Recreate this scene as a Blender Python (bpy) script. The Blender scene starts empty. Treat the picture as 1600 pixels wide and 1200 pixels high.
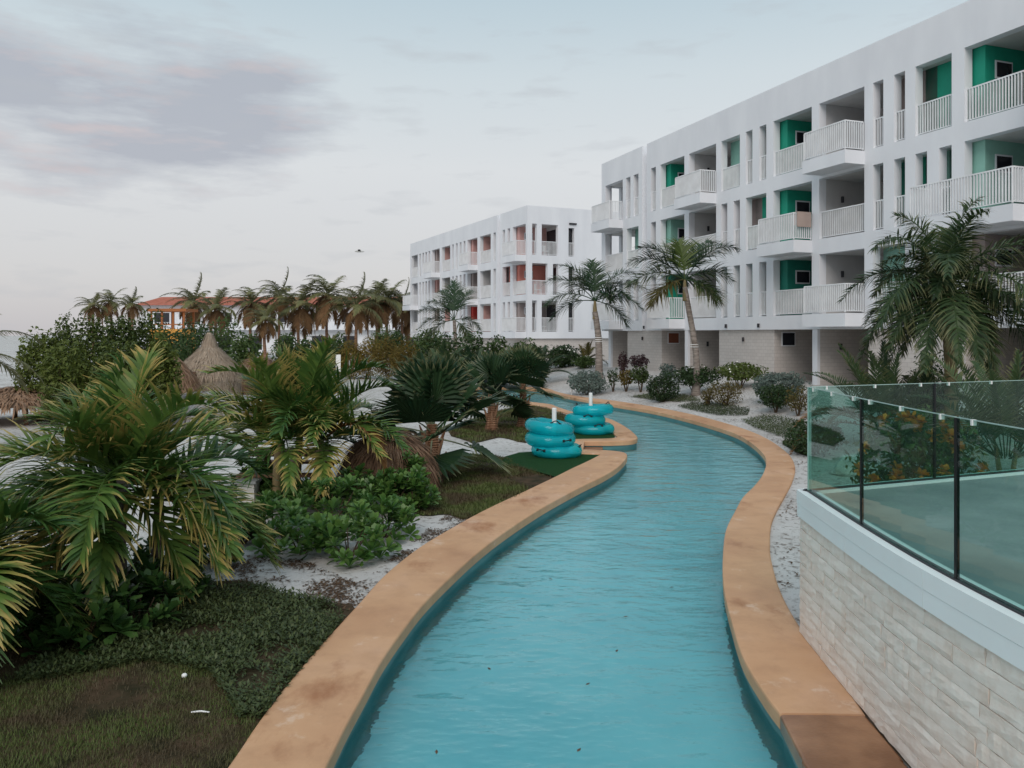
import bpy, math, random
from mathutils import Vector, Matrix, noise
from mathutils.geometry import delaunay_2d_cdt

R = math.radians
SC = bpy.context.scene
COL = SC.collection
V = Vector

# ------------------------------------------------------------------ camera
EYE, FPX, HOR = 2.9, 1250.0, 522.0
cam = bpy.data.cameras.new('camera')
cam.lens = FPX / 1600 * 36
cam.sensor_width = 36
cam.shift_y = (HOR - 600) / 1600
cam.clip_start, cam.clip_end = 0.1, 6000
camo = bpy.data.objects.new('camera', cam)
camo.location = (0, 0, EYE)
camo.rotation_euler = (R(90), 0, 0)
COL.objects.link(camo)
SC.camera = camo

# ------------------------------------------------------------------ world
SUN_AZ, SUN_EL = 190.0, 40.0      # compass degrees from +Y towards +X
world = bpy.data.worlds.new('World')
SC.world = world
world.use_nodes = True
nt = world.node_tree
for n in list(nt.nodes):
    nt.nodes.remove(n)


def wn(kind, **kw):
    n = nt.nodes.new(kind)
    for k, v in kw.items():
        setattr(n, k, v)
    return n


def wl(a, b):
    nt.links.new(a, b)


def wmath(op, a, b=None, clamp=False):
    n = wn('ShaderNodeMath', operation=op)
    n.use_clamp = clamp
    for i, x in enumerate((a, b)):
        if x is None:
            continue
        if isinstance(x, (int, float)):
            n.inputs[i].default_value = x
        else:
            wl(x, n.inputs[i])
    return n.outputs[0]


def wmix(fac, a, b):
    n = wn('ShaderNodeMix', data_type='RGBA')
    for s, x in (('Factor', fac), ('A', a), ('B', b)):
        ins = [q for q in n.inputs if q.name == s and (q.type == 'RGBA' or s == 'Factor' and q.type == 'VALUE')][0]
        if isinstance(x, (int, float)):
            ins.default_value = x
        elif isinstance(x, tuple):
            ins.default_value = (*x, 1)
        else:
            wl(x, ins)
    return [q for q in n.outputs if q.type == 'RGBA'][0]


sky = wn('ShaderNodeTexSky', sky_type='NISHITA')
sky.sun_disc = False
sky.sun_elevation = R(SUN_EL)
sky.sun_rotation = R(SUN_AZ)
sky.air_density, sky.dust_density, sky.ozone_density = 1.0, 2.0, 2.0
skyc = wn('ShaderNodeVectorMath', operation='SCALE')
wl(sky.outputs[0], skyc.inputs[0])
skyc.inputs['Scale'].default_value = 0.15
tc = wn('ShaderNodeTexCoord')
sep = wn('ShaderNodeSeparateXYZ')
wl(tc.outputs['Generated'], sep.inputs[0])
elev = wmath('MAXIMUM', sep.outputs[2], 0.0)
# high thin veil of cloud over the whole dome
ramp = wn('ShaderNodeValToRGB')
wl(elev, ramp.inputs[0])
cr = ramp.color_ramp
cr.elements[0].position, cr.elements[0].color = 0.0, (0.53, 0.51, 0.525, 1)
cr.elements[1].position, cr.elements[1].color = 1.0, (0.46, 0.60, 0.70, 1)
for p, c in ((0.07, (0.61, 0.595, 0.595, 1)), (0.20, (0.67, 0.68, 0.68, 1)), (0.30, (0.60, 0.66, 0.68, 1)), (0.42, (0.45, 0.57, 0.63, 1))):
    e = cr.elements.new(p)
    e.color = c
veil = wmix(0.92, skyc.outputs[0], ramp.outputs[0])


def cloud_noise(dz, scale, detail, rough):
    m = wn('ShaderNodeMapping')
    m.inputs['Location'].default_value = (3.1, 0.4, dz)
    m.inputs['Scale'].default_value = (1.0, 1.0, 4.4)
    wl(tc.outputs['Generated'], m.inputs[0])
    nz = wn('ShaderNodeTexNoise')
    nz.inputs['Scale'].default_value = scale
    nz.inputs['Detail'].default_value = detail
    nz.inputs['Roughness'].default_value = rough
    wl(m.outputs[0], nz.inputs['Vector'])
    return nz.outputs[0]


def bank(dx, dy, dz, sx, sz):
    """soft window round a heading in which a bank of cloud drifts"""
    l = math.sqrt(dx * dx + dy * dy + dz * dz)
    a = wmath('DIVIDE', wmath('SUBTRACT', sep.outputs[0], dx / l), sx)
    b = wmath('DIVIDE', wmath('SUBTRACT', sep.outputs[2], dz / l), sz)
    q = wmath('ADD', wmath('MULTIPLY', a, a), wmath('MULTIPLY', b, b))
    return wmath('SUBTRACT', 1.0, q, clamp=True)


n1 = cloud_noise(0.0, 5.5, 7, 0.58)
n2 = cloud_noise(0.05, 5.5, 7, 0.58)
w_big = bank(-0.50, 1, 0.285, 0.34, 0.12)


def density(nz, gain, off):
    big = wmath('MULTIPLY', w_big, 0.47)
    return wmath('MULTIPLY', wmath('SUBTRACT', wmath('ADD', nz, big), off), gain, clamp=True)


d1 = density(n1, 3.3, 0.64)
d2 = density(n2, 3.3, 0.64)
lit = wmath('MULTIPLY', wmath('SUBTRACT', d1, d2), 0.95, clamp=True)
ccol = wmix(lit, (0.37, 0.395, 0.455), (0.66, 0.52, 0.50))
c1 = wmix(wmath('MULTIPLY', d1, 0.80), veil, ccol)
n3 = cloud_noise(1.7, 11.0, 5, 0.5)
d3 = wmath('MULTIPLY', wmath('MULTIPLY', wmath('SUBTRACT', n3, 0.55), 6.0, clamp=True), 0.33)
c2 = wmix(d3, c1, (0.44, 0.465, 0.50))
bg = wn('ShaderNodeBackground')
bg.inputs['Strength'].default_value = 1.0
wl(c2, bg.inputs[0])
wo = wn('ShaderNodeOutputWorld')
wl(bg.outputs[0], wo.inputs[0])

# ------------------------------------------------------------------ sun
sun = bpy.data.lights.new('sun', 'SUN')
sun.energy = 1.5
sun.angle = R(40)
sun.color = (1.0, 0.90, 0.83)
suno = bpy.data.objects.new('sun', sun)
sd = V((math.sin(R(SUN_AZ)) * math.cos(R(SUN_EL)), math.cos(R(SUN_AZ)) * math.cos(R(SUN_EL)), math.sin(R(SUN_EL))))
suno.rotation_euler = sd.to_track_quat('Z', 'Y').to_euler()
suno.location = sd * 60
COL.objects.link(suno)

SC.view_settings.view_transform = 'Standard'
SC.view_settings.look = 'None'
SC.view_settings.gamma = 1
SC.view_settings.exposure = 0.12
SC.render.engine = 'CYCLES'
SC.cycles.use_denoising = True
SC.cycles.max_bounces = 8
SC.cycles.transparent_max_bounces = 12


# ------------------------------------------------------------------ helpers
def G(px, py, z=0.0):
    d = (EYE - z) * FPX / (py - HOR)
    return V(((px - 800) / FPX * d, d, z))


def sm(a, b, x):
    t = max(0.0, min(1.0, (x - a) / (b - a)))
    return t * t * (3 - 2 * t)


FA_P, FA_A = V((12.54, 33.0)), 20.0
FA_T = V((-math.sin(R(FA_A)), math.cos(R(FA_A))))
FA_N = V((-math.cos(R(FA_A)), -math.sin(R(FA_A))))


def zg(x, y):
    p = V((x, y)) - FA_P
    s, u = p.dot(FA_N), p.dot(FA_T)
    z = -0.05 + 0.86 * (1 - sm(0.8, 7.0, s)) * (1 - sm(22, 40, u))
    if s < 8 or y > 50:
        z += 0.35 * sm(50, 62, y) * (1 - sm(70, 120, y))
    z += 0.035 * noise.noise(V((x * 0.5, y * 0.5, 0))) * sm(6, 9, y + abs(x))
    return z


def GP(px, py):
    z = 0.0
    for _ in range(12):
        p = G(px, py, z)
        z = 0.5 * z + 0.5 * zg(p.x, p.y)
    return V((p.x, p.y, zg(p.x, p.y)))


def AT(px, d):
    """ground point at distance d below column px"""
    x = (px - 800) / FPX * d
    return V((x, d, zg(x, d)))


def mesh(name, vs, fs, uvs=None, smooth=False):
    m = bpy.data.meshes.new(name)
    m.from_pydata([tuple(v) for v in vs], [], fs)
    if uvs:
        l = m.uv_layers.new(name='UVMap')
        flat = [0.0] * (2 * len(m.loops))
        for i, lp in enumerate(m.loops):
            flat[2 * i], flat[2 * i + 1] = uvs[lp.vertex_index]
        l.data.foreach_set('uv', flat)
    if smooth:
        m.polygons.foreach_set('use_smooth', [True] * len(m.polygons))
    m.update()
    return m


def ob(name, data, mat=None, parent=None, loc=None, rz=0.0, scale=None, kind=None):
    o = bpy.data.objects.new(name, data)
    COL.objects.link(o)
    if mat is not None and data is not None and len(data.materials) == 0:
        data.materials.append(mat)
    if parent is not None:
        o.parent = parent
    if loc is not None:
        o.location = loc
    if rz:
        o.rotation_euler = (0, 0, rz)
    if scale is not None:
        o.scale = (scale, scale, scale) if isinstance(scale, (int, float)) else scale
    if kind:
        o['kind'] = kind
    return o


def tag(o, label, cat, group=None):
    o['label'] = label
    o['category'] = cat
    if group:
        o['group'] = group
    return o


def thing(name, label, cat, loc=(0, 0, 0), rz=0.0, group=None, scale=None):
    o = ob(name, None, loc=loc, rz=rz, scale=scale)
    o.empty_display_size = 0.2
    return tag(o, label, cat, group)


class MB:
    def __init__(s):
        s.v, s.f, s.uv = [], [], []

    def vert(s, p, uv=(0, 0)):
        s.v.append(V(p))
        s.uv.append(uv)
        return len(s.v) - 1

    def box(s, a, b):
        x0, y0, z0 = a
        x1, y1, z1 = b
        i = len(s.v)
        for p in ((x0, y0, z0), (x1, y0, z0), (x1, y1, z0), (x0, y1, z0), (x0, y0, z1), (x1, y0, z1), (x1, y1, z1), (x0, y1, z1)):
            s.vert(p)
        for q in ((0, 3, 2, 1), (4, 5, 6, 7), (0, 1, 5, 4), (1, 2, 6, 5), (2, 3, 7, 6), (3, 0, 4, 7)):
            s.f.append(tuple(i + k for k in q))
        return s

    def bar(s, p, q, w, h=None, up=(0, 0, 1)):
        """square bar from p to q"""
        p, q = V(p), V(q)
        h = h or w
        t = (q - p).normalized()
        a = t.cross(V(up))
        if a.length < 1e-3:
            a = t.cross(V((1, 0, 0)))
        a.normalize()
        b = a.cross(t)
        i = len(s.v)
        for c in (p, q):
            for sa, sb in ((-1, -1), (1, -1), (1, 1), (-1, 1)):
                s.vert(c + a * sa * w / 2 + b * sb * h / 2)
        for k in range(4):
            s.f.append((i + k, i + (k + 1) % 4, i + 4 + (k + 1) % 4, i + 4 + k))
        s.f.append((i + 3, i + 2, i + 1, i))
        s.f.append((i + 4, i + 5, i + 6, i + 7))
        return s

    def tube(s, path, radii, n=6, cap=True, uvx=0.0):
        i0 = len(s.v)
        m = len(path)
        ref = None
        for k, p in enumerate(path):
            t = (path[min(k + 1, m - 1)] - path[max(k - 1, 0)]).normalized()
            if ref is None:
                ref = t.cross(V((0, 0, 1)))
                if ref.length < 1e-2:
                    ref = V((1, 0, 0))
            ref = (ref - t * ref.dot(t)).normalized()
            b = t.cross(ref)
            for j in range(n):
                a = 2 * math.pi * j / n
                s.vert(p + (ref * math.cos(a) + b * math.sin(a)) * radii[k], (uvx, k / max(1, m - 1)))
        for k in range(m - 1):
            for j in range(n):
                a, b = i0 + k * n + j, i0 + k * n + (j + 1) % n
                s.f.append((a, b, b + n, a + n))
        if cap:
            s.f.append(tuple(i0 + j for j in reversed(range(n))))
            s.f.append(tuple(i0 + (m - 1) * n + j for j in range(n)))
        return s

    def build(s, name, mat, parent=None, smooth=False, **kw):
        return ob(name, mesh(name, s.v, s.f, s.uv, smooth), mat, parent, **kw)


# ------------------------------------------------------------------ materials
def material(name):
    m = bpy.data.materials.new(name)
    m.use_nodes = True
    t = m.node_tree
    return m, t, t.nodes['Principled BSDF']


def nd(t, kind, **kw):
    n = t.nodes.new(kind)
    for k, v in kw.items():
        setattr(n, k, v)
    return n


def tmix(t, fac, a, b, blend='MIX'):
    n = nd(t, 'ShaderNodeMix', data_type='RGBA', blend_type=blend)
    f = [q for q in n.inputs if q.name == 'Factor' and q.type == 'VALUE'][0]
    A = [q for q in n.inputs if q.name == 'A' and q.type == 'RGBA'][0]
    B = [q for q in n.inputs if q.name == 'B' and q.type == 'RGBA'][0]
    for ins, x in ((f, fac), (A, a), (B, b)):
        if isinstance(x, (int, float)):
            ins.default_value = x
        elif isinstance(x, tuple):
            ins.default_value = (*x, 1)
        else:
            t.links.new(x, ins)
    return [q for q in n.outputs if q.type == 'RGBA'][0]


def tnoise(t, scale, detail=4, rough=0.55, coord='Object', stretch=None):
    c = nd(t, 'ShaderNodeTexCoord')
    src = c.outputs[coord]
    if stretch:
        mp = nd(t, 'ShaderNodeMapping')
        mp.inputs['Scale'].default_value = stretch
        t.links.new(src, mp.inputs[0])
        src = mp.outputs[0]
    n = nd(t, 'ShaderNodeTexNoise')
    n.inputs['Scale'].default_value = scale
    n.inputs['Detail'].default_value = detail
    n.inputs['Roughness'].default_value = rough
    t.links.new(src, n.inputs['Vector'])
    return n.outputs[0]


def tramp(t, fac, stops):
    r = nd(t, 'ShaderNodeValToRGB')
    t.links.new(fac, r.inputs[0])
    e = r.color_ramp.elements
    e[0].position, e[0].color = stops[0][0], (*stops[0][1], 1)
    e[1].position, e[1].color = stops[-1][0], (*stops[-1][1], 1)
    for p, c in stops[1:-1]:
        k = e.new(p)
        k.color = (*c, 1)
    return r.outputs[0]


def tbump(t, bsdf, h, strength, dist=0.02):
    b = nd(t, 'ShaderNodeBump')
    b.inputs['Strength'].default_value = strength
    b.inputs['Distance'].default_value = dist
    t.links.new(h, b.inputs['Height'])
    t.links.new(b.outputs[0], bsdf.inputs['Normal'])
    return b


def noisy(name, a, b, scale=3.0, rough=0.8, spec=0.25, bump=0.0, bscale=None, stretch=None, detail=5, lo=0.35, hi=0.65, bdist=0.02):
    m, t, p = material(name)
    n = tnoise(t, scale, detail, stretch=stretch)
    c = tramp(t, n, ((lo, a), (hi, b)))
    t.links.new(c, p.inputs['Base Color'])
    p.inputs['Roughness'].default_value = rough
    p.inputs['Specular IOR Level'].default_value = spec
    if bump:
        tbump(t, p, tnoise(t, bscale or scale * 4, 6, stretch=stretch), bump, bdist)
    return m


def plain(name, c, rough=0.6, spec=0.3, metal=0.0):
    return noisy(name, tuple(x * 0.93 for x in c), tuple(min(1, x * 1.05) for x in c), 2.0, rough, spec)


def schlick(t, f0, normal=None):
    lw_ = nd(t, 'ShaderNodeLayerWeight')
    lw_.inputs['Blend'].default_value = 0.5
    if normal is not None:
        t.links.new(normal, lw_.inputs['Normal'])
    pw = nd(t, 'ShaderNodeMath', operation='POWER')
    t.links.new(lw_.outputs['Facing'], pw.inputs[0])
    pw.inputs[1].default_value = 5.0
    ma = nd(t, 'ShaderNodeMath', operation='MULTIPLY_ADD')
    t.links.new(pw.outputs[0], ma.inputs[0])
    ma.inputs[1].default_value = 1 - f0
    ma.inputs[2].default_value = f0
    return ma.outputs[0]


def leafmat(name, base, dark, tip, tip_from=0.6, tip_amt=0.8, trans=0.3, rough=0.45, var=0.5, patch=None):
    """leaf: UV.x runs base to tip, UV.y is a random number of the leaf"""
    m, t, p = material(name)
    uv = nd(t, 'ShaderNodeUVMap')
    s = nd(t, 'ShaderNodeSeparateXYZ')
    t.links.new(uv.outputs[0], s.inputs[0])
    oi = nd(t, 'ShaderNodeObjectInfo')
    r1 = nd(t, 'ShaderNodeMath', operation='ADD')
    t.links.new(s.outputs[1], r1.inputs[0])
    t.links.new(oi.outputs['Random'], r1.inputs[1])
    r2 = nd(t, 'ShaderNodeMath', operation='MULTIPLY')
    t.links.new(r1.outputs[0], r2.inputs[0])
    r2.inputs[1].default_value = 0.5
    c = tmix(t, r2.outputs[0], dark, base)
    # tips turn yellow, more on some leaves than others
    k = nd(t, 'ShaderNodeMath', operation='MULTIPLY')
    t.links.new(r2.outputs[0], k.inputs[0])
    k.inputs[1].default_value = var
    st = nd(t, 'ShaderNodeMath', operation='ADD')
    t.links.new(s.outputs[0], st.inputs[0])
    t.links.new(k.outputs[0], st.inputs[1])
    mr = nd(t, 'ShaderNodeMapRange')
    t.links.new(st.outputs[0], mr.inputs[0])
    mr.inputs[1].default_value = tip_from + var * 0.3
    mr.inputs[2].default_value = 1.0 + var * 0.5
    mr.inputs[3].default_value = 0.0
    mr.inputs[4].default_value = tip_amt
    c2 = tmix(t, mr.outputs[0], c, tip)
    if patch:
        pn_ = tramp(t, tnoise(t, 1.3, 4, 0.6), ((0.42, (0, 0, 0)), (0.60, (1, 1, 1))))
        c2 = tmix(t, pn_, c2, patch)
    t.links.new(c2, p.inputs['Base Color'])
    p.inputs['Roughness'].default_value = rough
    p.inputs['Specular IOR Level'].default_value = 0.3
    tr = nd(t, 'ShaderNodeBsdfTranslucent')
    t.links.new(c2, tr.inputs[0])
    mx = nd(t, 'ShaderNodeMixShader')
    mx.inputs[0].default_value = trans
    t.links.new(p.outputs[0], mx.inputs[1])
    t.links.new(tr.outputs[0], mx.inputs[2])
    t.links.new(mx.outputs[0], t.nodes['Material Output'].inputs[0])
    return m


M = {}
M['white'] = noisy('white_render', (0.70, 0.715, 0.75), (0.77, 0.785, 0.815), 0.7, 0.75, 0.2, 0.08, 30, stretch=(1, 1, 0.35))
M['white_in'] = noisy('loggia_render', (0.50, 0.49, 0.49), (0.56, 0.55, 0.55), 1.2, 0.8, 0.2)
M['soffit'] = plain('soffit', (0.62, 0.61, 0.60))
M['rail'] = plain('railing_paint', (0.76, 0.775, 0.79), 0.45)
M['green'] = plain('green_render', (0.015, 0.30, 0.20))
M['teal'] = plain('dark_green_render', (0.02, 0.20, 0.15))
M['mint'] = plain('mint_render', (0.26, 0.50, 0.42))
M['red'] = plain('red_render', (0.62, 0.07, 0.06))
M['coral'] = plain('coral_render', (0.72, 0.26, 0.21))
M['pink'] = plain('pink_render', (0.62, 0.36, 0.33))
M['taupe'] = plain('taupe_render', (0.36, 0.30, 0.29))
M['dark'] = plain('dark_metal', (0.03, 0.03, 0.035), 0.5)
M['pane'], t_, p_ = material('window_pane')
p_.inputs['Base Color'].default_value = (0.02, 0.022, 0.028, 1)
p_.inputs['Roughness'].default_value = 0.08
M['wood'] = noisy('weathered_wood', (0.10, 0.055, 0.035), (0.24, 0.14, 0.09), 5, 0.85, 0.2, 0.3, 30, stretch=(1, 1, 0.2))
M['blind'] = plain('brown_blind', (0.20, 0.07, 0.04))
M['black'] = plain('black_rubber', (0.012, 0.013, 0.014), 0.5)
M['pvc'] = plain('white_pvc', (0.78, 0.78, 0.76), 0.35)
M['towel'] = plain('towel', (0.42, 0.33, 0.29), 0.95)


def brickmat(name, c1, c2, mortar, sx, rot):
    m, t, p = material(name)
    c = nd(t, 'ShaderNodeTexCoord')
    sp = nd(t, 'ShaderNodeSeparateXYZ')
    t.links.new(c.outputs['Object'], sp.inputs[0])
    ad = nd(t, 'ShaderNodeMath', operation='ADD')
    t.links.new(sp.outputs[0], ad.inputs[0])
    t.links.new(sp.outputs[1], ad.inputs[1])
    cb = nd(t, 'ShaderNodeCombineXYZ')
    t.links.new(ad.outputs[0], cb.inputs[0])
    t.links.new(sp.outputs[2], cb.inputs[1])
    b = nd(t, 'ShaderNodeTexBrick')
    b.inputs['Scale'].default_value = sx
    b.inputs['Color1'].default_value = (*c1, 1)
    b.inputs['Color2'].default_value = (*c2, 1)
    b.inputs['Mortar'].default_value = (*mortar, 1)
    b.inputs['Mortar Size'].default_value = 0.012
    t.links.new(cb.outputs[0], b.inputs['Vector'])
    n = tnoise(t, 2.0, 5)
    cc = tmix(t, n, b.outputs[0], (0.42, 0.38, 0.35))
    t.links.new(tmix(t, 0.35, b.outputs[0], cc), p.inputs['Base Color'])
    p.inputs['Roughness'].default_value = 0.9
    tbump(t, p, b.outputs['Fac'], -0.4, 0.01)
    return m


M['basebrick'] = brickmat('pale_brick', (0.60, 0.56, 0.53), (0.54, 0.50, 0.47), (0.42, 0.39, 0.37), 1.6, 0)

# sand
m, t, p = material('white_sand')
big = tnoise(t, 0.35, 6, 0.6)
fine = tnoise(t, 9.0, 8, 0.7)
c = tramp(t, big, ((0.3, (0.42, 0.395, 0.37)), (0.6, (0.58, 0.56, 0.54))))
spk = tramp(t, fine, ((0.36, (0.22, 0.17, 0.13)), (0.47, (1, 1, 1))))
t.links.new(tmix(t, 0.75, c, spk, 'MULTIPLY'), p.inputs['Base Color'])
p.inputs['Roughness'].default_value = 0.95
p.inputs['Specular IOR Level'].default_value = 0.1
tbump(t, p, fine, 0.5, 0.06)
M['sand'] = m
M['soil'] = noisy('lawn_soil', (0.028, 0.026, 0.013), (0.085, 0.055, 0.034), 3.0, 0.95, 0.1, 0.6, 20)

# coping concrete
m, t, p = material('tan_coping_concrete')
a = tnoise(t, 0.55, 6, 0.6)
b = tnoise(t, 3.0, 8, 0.65)
c = tramp(t, a, ((0.30, (0.50, 0.25, 0.12)), (0.52, (0.58, 0.33, 0.18)), (0.75, (0.62, 0.39, 0.265))))
w = tramp(t, b, ((0.30, (0.55, 0.5, 0.46)), (0.55, (1, 1, 1))))
c = tmix(t, 0.3, c, w, 'MULTIPLY')
st = tramp(t, tnoise(t, 0.8, 7, 0.62, stretch=(1.3, 0.7, 1)), ((0.57, (1, 1, 1)), (0.68, (0.66, 0.52, 0.42))))
sc_ = tramp(t, tnoise(t, 2.2, 6, 0.7), ((0.60, (0, 0, 0)), (0.74, (1, 1, 1))))
c = tmix(t, 1.0, c, st, 'MULTIPLY')
t.links.new(tmix(t, sc_, c, (0.68, 0.50, 0.37)), p.inputs['Base Color'])
rr = tramp(t, a, ((0.35, (0.42, 0.42, 0.42)), (0.6, (0.85, 0.85, 0.85))))
t.links.new(rr, p.inputs['Roughness'])
tbump(t, p, tnoise(t, 40, 6, 0.6), 0.15, 0.01)
M['coping'] = m
M['wetcoping'] = noisy('wet_coping_concrete', (0.20, 0.085, 0.035), (0.36, 0.18, 0.09), 1.6, 0.30, 0.5, 0.1, 40, lo=0.4, hi=0.62)
M['wetstep'] = noisy('wet_concrete', (0.11, 0.05, 0.03), (0.19, 0.10, 0.065), 2, 0.25, 0.5)

# pool paint and water
M['pool'] = noisy('pool_floor_paint', (0.22, 0.63, 0.71), (0.28, 0.71, 0.78), 0.8, 0.7, 0.2)
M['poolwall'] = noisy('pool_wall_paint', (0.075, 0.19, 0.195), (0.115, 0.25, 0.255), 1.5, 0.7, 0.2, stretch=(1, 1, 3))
m, t, p = material('river_water')
t.nodes.remove(p)
gl = nd(t, 'ShaderNodeBsdfGlossy')
gl.inputs['Roughness'].default_value = 0.03
gl.inputs['Color'].default_value = (0.95, 1, 1, 1)
rf = nd(t, 'ShaderNodeBsdfRefraction')
rf.inputs['IOR'].default_value = 1.33
rf.inputs['Roughness'].default_value = 0.0
rf.inputs['Color'].default_value = (0.86, 1.0, 1.0, 1)
w1 = tnoise(t, 1.0, 3, 0.5, stretch=(1.5, 2.5, 1))
w2 = tnoise(t, 1.0, 3, 0.5, stretch=(5.0, 8.0, 1))
ws = nd(t, 'ShaderNodeMath', operation='MULTIPLY_ADD')
t.links.new(w2, ws.inputs[0])
ws.inputs[1].default_value = 0.28
t.links.new(w1, ws.inputs[2])
bp = nd(t, 'ShaderNodeBump')
bp.inputs['Strength'].default_value = 0.42
bp.inputs['Distance'].default_value = 0.12
t.links.new(ws.outputs[0], bp.inputs['Height'])
for n_ in (gl, rf):
    t.links.new(bp.outputs[0], n_.inputs['Normal'])
mx = nd(t, 'ShaderNodeMixShader')
t.links.new(schlick(t, 0.02, bp.outputs[0]), mx.inputs[0])
t.links.new(rf.outputs[0], mx.inputs[1])
t.links.new(gl.outputs[0], mx.inputs[2])
t.links.new(mx.outputs[0], t.nodes['Material Output'].inputs[0])
M['water'] = m

# balustrade glass
m, t, p = material('green_tinted_glass')
t.nodes.remove(p)
gl = nd(t, 'ShaderNodeBsdfGlossy')
gl.inputs['Roughness'].default_value = 0.0
tp = nd(t, 'ShaderNodeBsdfTransparent')
tp.inputs['Color'].default_value = (0.70, 0.86, 0.82, 1)
mx = nd(t, 'ShaderNodeMixShader')
t.links.new(schlick(t, 0.045), mx.inputs[0])
t.links.new(tp.outputs[0], mx.inputs[1])
t.links.new(gl.outputs[0], mx.inputs[2])
t.links.new(mx.outputs[0], t.nodes['Material Output'].inputs[0])
M['glass'] = m
M['glassedge'] = plain('glass_edge', (0.35, 0.50, 0.46), 0.2, 0.5)
M['fascia'] = noisy('white_fascia', (0.80, 0.83, 0.83), (0.85, 0.87, 0.87), 0.8, 0.4, 0.4)
M['deck'] = noisy('terrace_concrete', (0.22, 0.24, 0.245), (0.33, 0.345, 0.345), 1.3, 0.55, 0.4, 0.1, 20)
m, t, p = material('split_limestone')
a = tnoise(t, 3.2, 8, 0.7)
oi = nd(t, 'ShaderNodeObjectInfo')
c = tramp(t, a, ((0.25, (0.40, 0.25, 0.17)), (0.37, (0.74, 0.62, 0.53)), (0.58, (0.86, 0.79, 0.72))))
v = tramp(t, oi.outputs['Random'], ((0, (0.93, 0.91, 0.90)), (1, (1, 1, 1))))
t.links.new(tmix(t, 1.0, c, v, 'MULTIPLY'), p.inputs['Base Color'])
p.inputs['Roughness'].default_value = 0.9
tbump(t, p, tnoise(t, 26, 8, 0.7), 0.45, 0.015)
M['limestone'] = m
M['joint'] = noisy('stained_mortar', (0.20, 0.13, 0.09), (0.36, 0.28, 0.22), 4, 0.95, 0.1)
m, t, p = material('teal_vinyl')
p.inputs['Base Color'].default_value = (0.01, 0.55, 0.62, 1)
p.inputs['Roughness'].default_value = 0.12
p.inputs['Specular IOR Level'].default_value = 0.6
tr = nd(t, 'ShaderNodeBsdfTransparent')
tr.inputs[0].default_value = (0.12, 0.85, 0.90, 1)
mx = nd(t, 'ShaderNodeMixShader')
mx.inputs[0].default_value = 0.55
t.links.new(p.outputs[0], mx.inputs[1])
t.links.new(tr.outputs[0], mx.inputs[2])
t.links.new(mx.outputs[0], t.nodes['Material Output'].inputs[0])
M['vinyl'] = m
M['turf'] = noisy('artificial_turf', (0.010, 0.040, 0.012), (0.020, 0.066, 0.020), 30, 0.95, 0.1, 0.6, 120)
M['trunk'] = noisy('palm_trunk_bark', (0.16, 0.13, 0.11), (0.32, 0.28, 0.25), 3, 0.9, 0.15, 0.5, 14, stretch=(1, 1, 5))
M['trunk_b'] = noisy('palm_trunk_brown', (0.13, 0.07, 0.045), (0.30, 0.18, 0.12), 3, 0.9, 0.15, 0.5, 14, stretch=(1, 1, 5))
M['shaft'] = noisy('palm_crownshaft', (0.15, 0.125, 0.06), (0.24, 0.18, 0.09), 2, 0.5, 0.3, stretch=(3, 3, 0.5))
M['fibre'] = noisy('fan_palm_leaf_base', (0.18, 0.09, 0.05), (0.40, 0.24, 0.15), 6, 0.9, 0.15, 0.6, 20, stretch=(1, 1, 0.25))
M['stem'] = noisy('shrub_stem', (0.06, 0.04, 0.025), (0.12, 0.08, 0.05), 8, 0.9)
M['adonidia'] = leafmat('palm_leaf_yellow_tipped', (0.165, 0.255, 0.050), (0.022, 0.075, 0.018), (0.44, 0.31, 0.10), 0.84, 0.85, 0.20, 0.38, 1.3)
M['royal'] = leafmat('royal_palm_leaf', (0.055, 0.098, 0.040), (0.014, 0.042, 0.024), (0.18, 0.15, 0.07), 0.75, 0.7, 0.2, 0.5)
M['foxtail'] = leafmat('foxtail_palm_leaf', (0.075, 0.115, 0.040), (0.018, 0.046, 0.020), (0.24, 0.22, 0.10), 0.65, 0.8, 0.22, 0.45)
M['rust'] = leafmat('dry_palm_leaf', (0.30, 0.13, 0.035), (0.15, 0.07, 0.025), (0.36, 0.22, 0.09), 0.5, 0.8, 0.2, 0.7)
M['coco'] = leafmat('coconut_leaf', (0.19, 0.185, 0.07), (0.075, 0.085, 0.035), (0.28, 0.22, 0.10), 0.6, 0.8, 0.2, 0.5)
M['cocodry'] = leafmat('coconut_leaf_dry', (0.24, 0.13, 0.055), (0.10, 0.055, 0.028), (0.24, 0.16, 0.08), 0.5, 0.8, 0.15, 0.8)
M['fan'] = leafmat('fan_palm_leaf', (0.038, 0.075, 0.028), (0.012, 0.036, 0.018), (0.30, 0.28, 0.15), 0.82, 0.7, 0.18, 0.38, 0.3)
M['petiole'] = plain('fan_palm_petiole', (0.24, 0.27, 0.17), 0.5)
M['mangrove'] = leafmat('mangrove_leaf', (0.120, 0.155, 0.026), (0.026, 0.050, 0.013), (0.16, 0.18, 0.04), 0.5, 0.5, 0.25, 0.5)
M['hedge'] = leafmat('hedge_leaf', (0.07, 0.12, 0.03), (0.018, 0.045, 0.014), (0.12, 0.15, 0.04), 0.5, 0.5, 0.25, 0.5)
M['gold'] = leafmat('golden_hedge_leaf', (0.19, 0.16, 0.025), (0.08, 0.055, 0.015), (0.28, 0.14, 0.03), 0.5, 0.6, 0.25, 0.6)
M['silver'] = leafmat('silver_leaf', (0.17, 0.215, 0.185), (0.055, 0.085, 0.075), (0.20, 0.25, 0.21), 0.6, 0.5, 0.15, 0.7)
M['bushdark'] = leafmat('dark_bush_leaf', (0.045, 0.085, 0.022), (0.012, 0.030, 0.010), (0.07, 0.11, 0.03), 0.6, 0.5, 0.2, 0.45)
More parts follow.
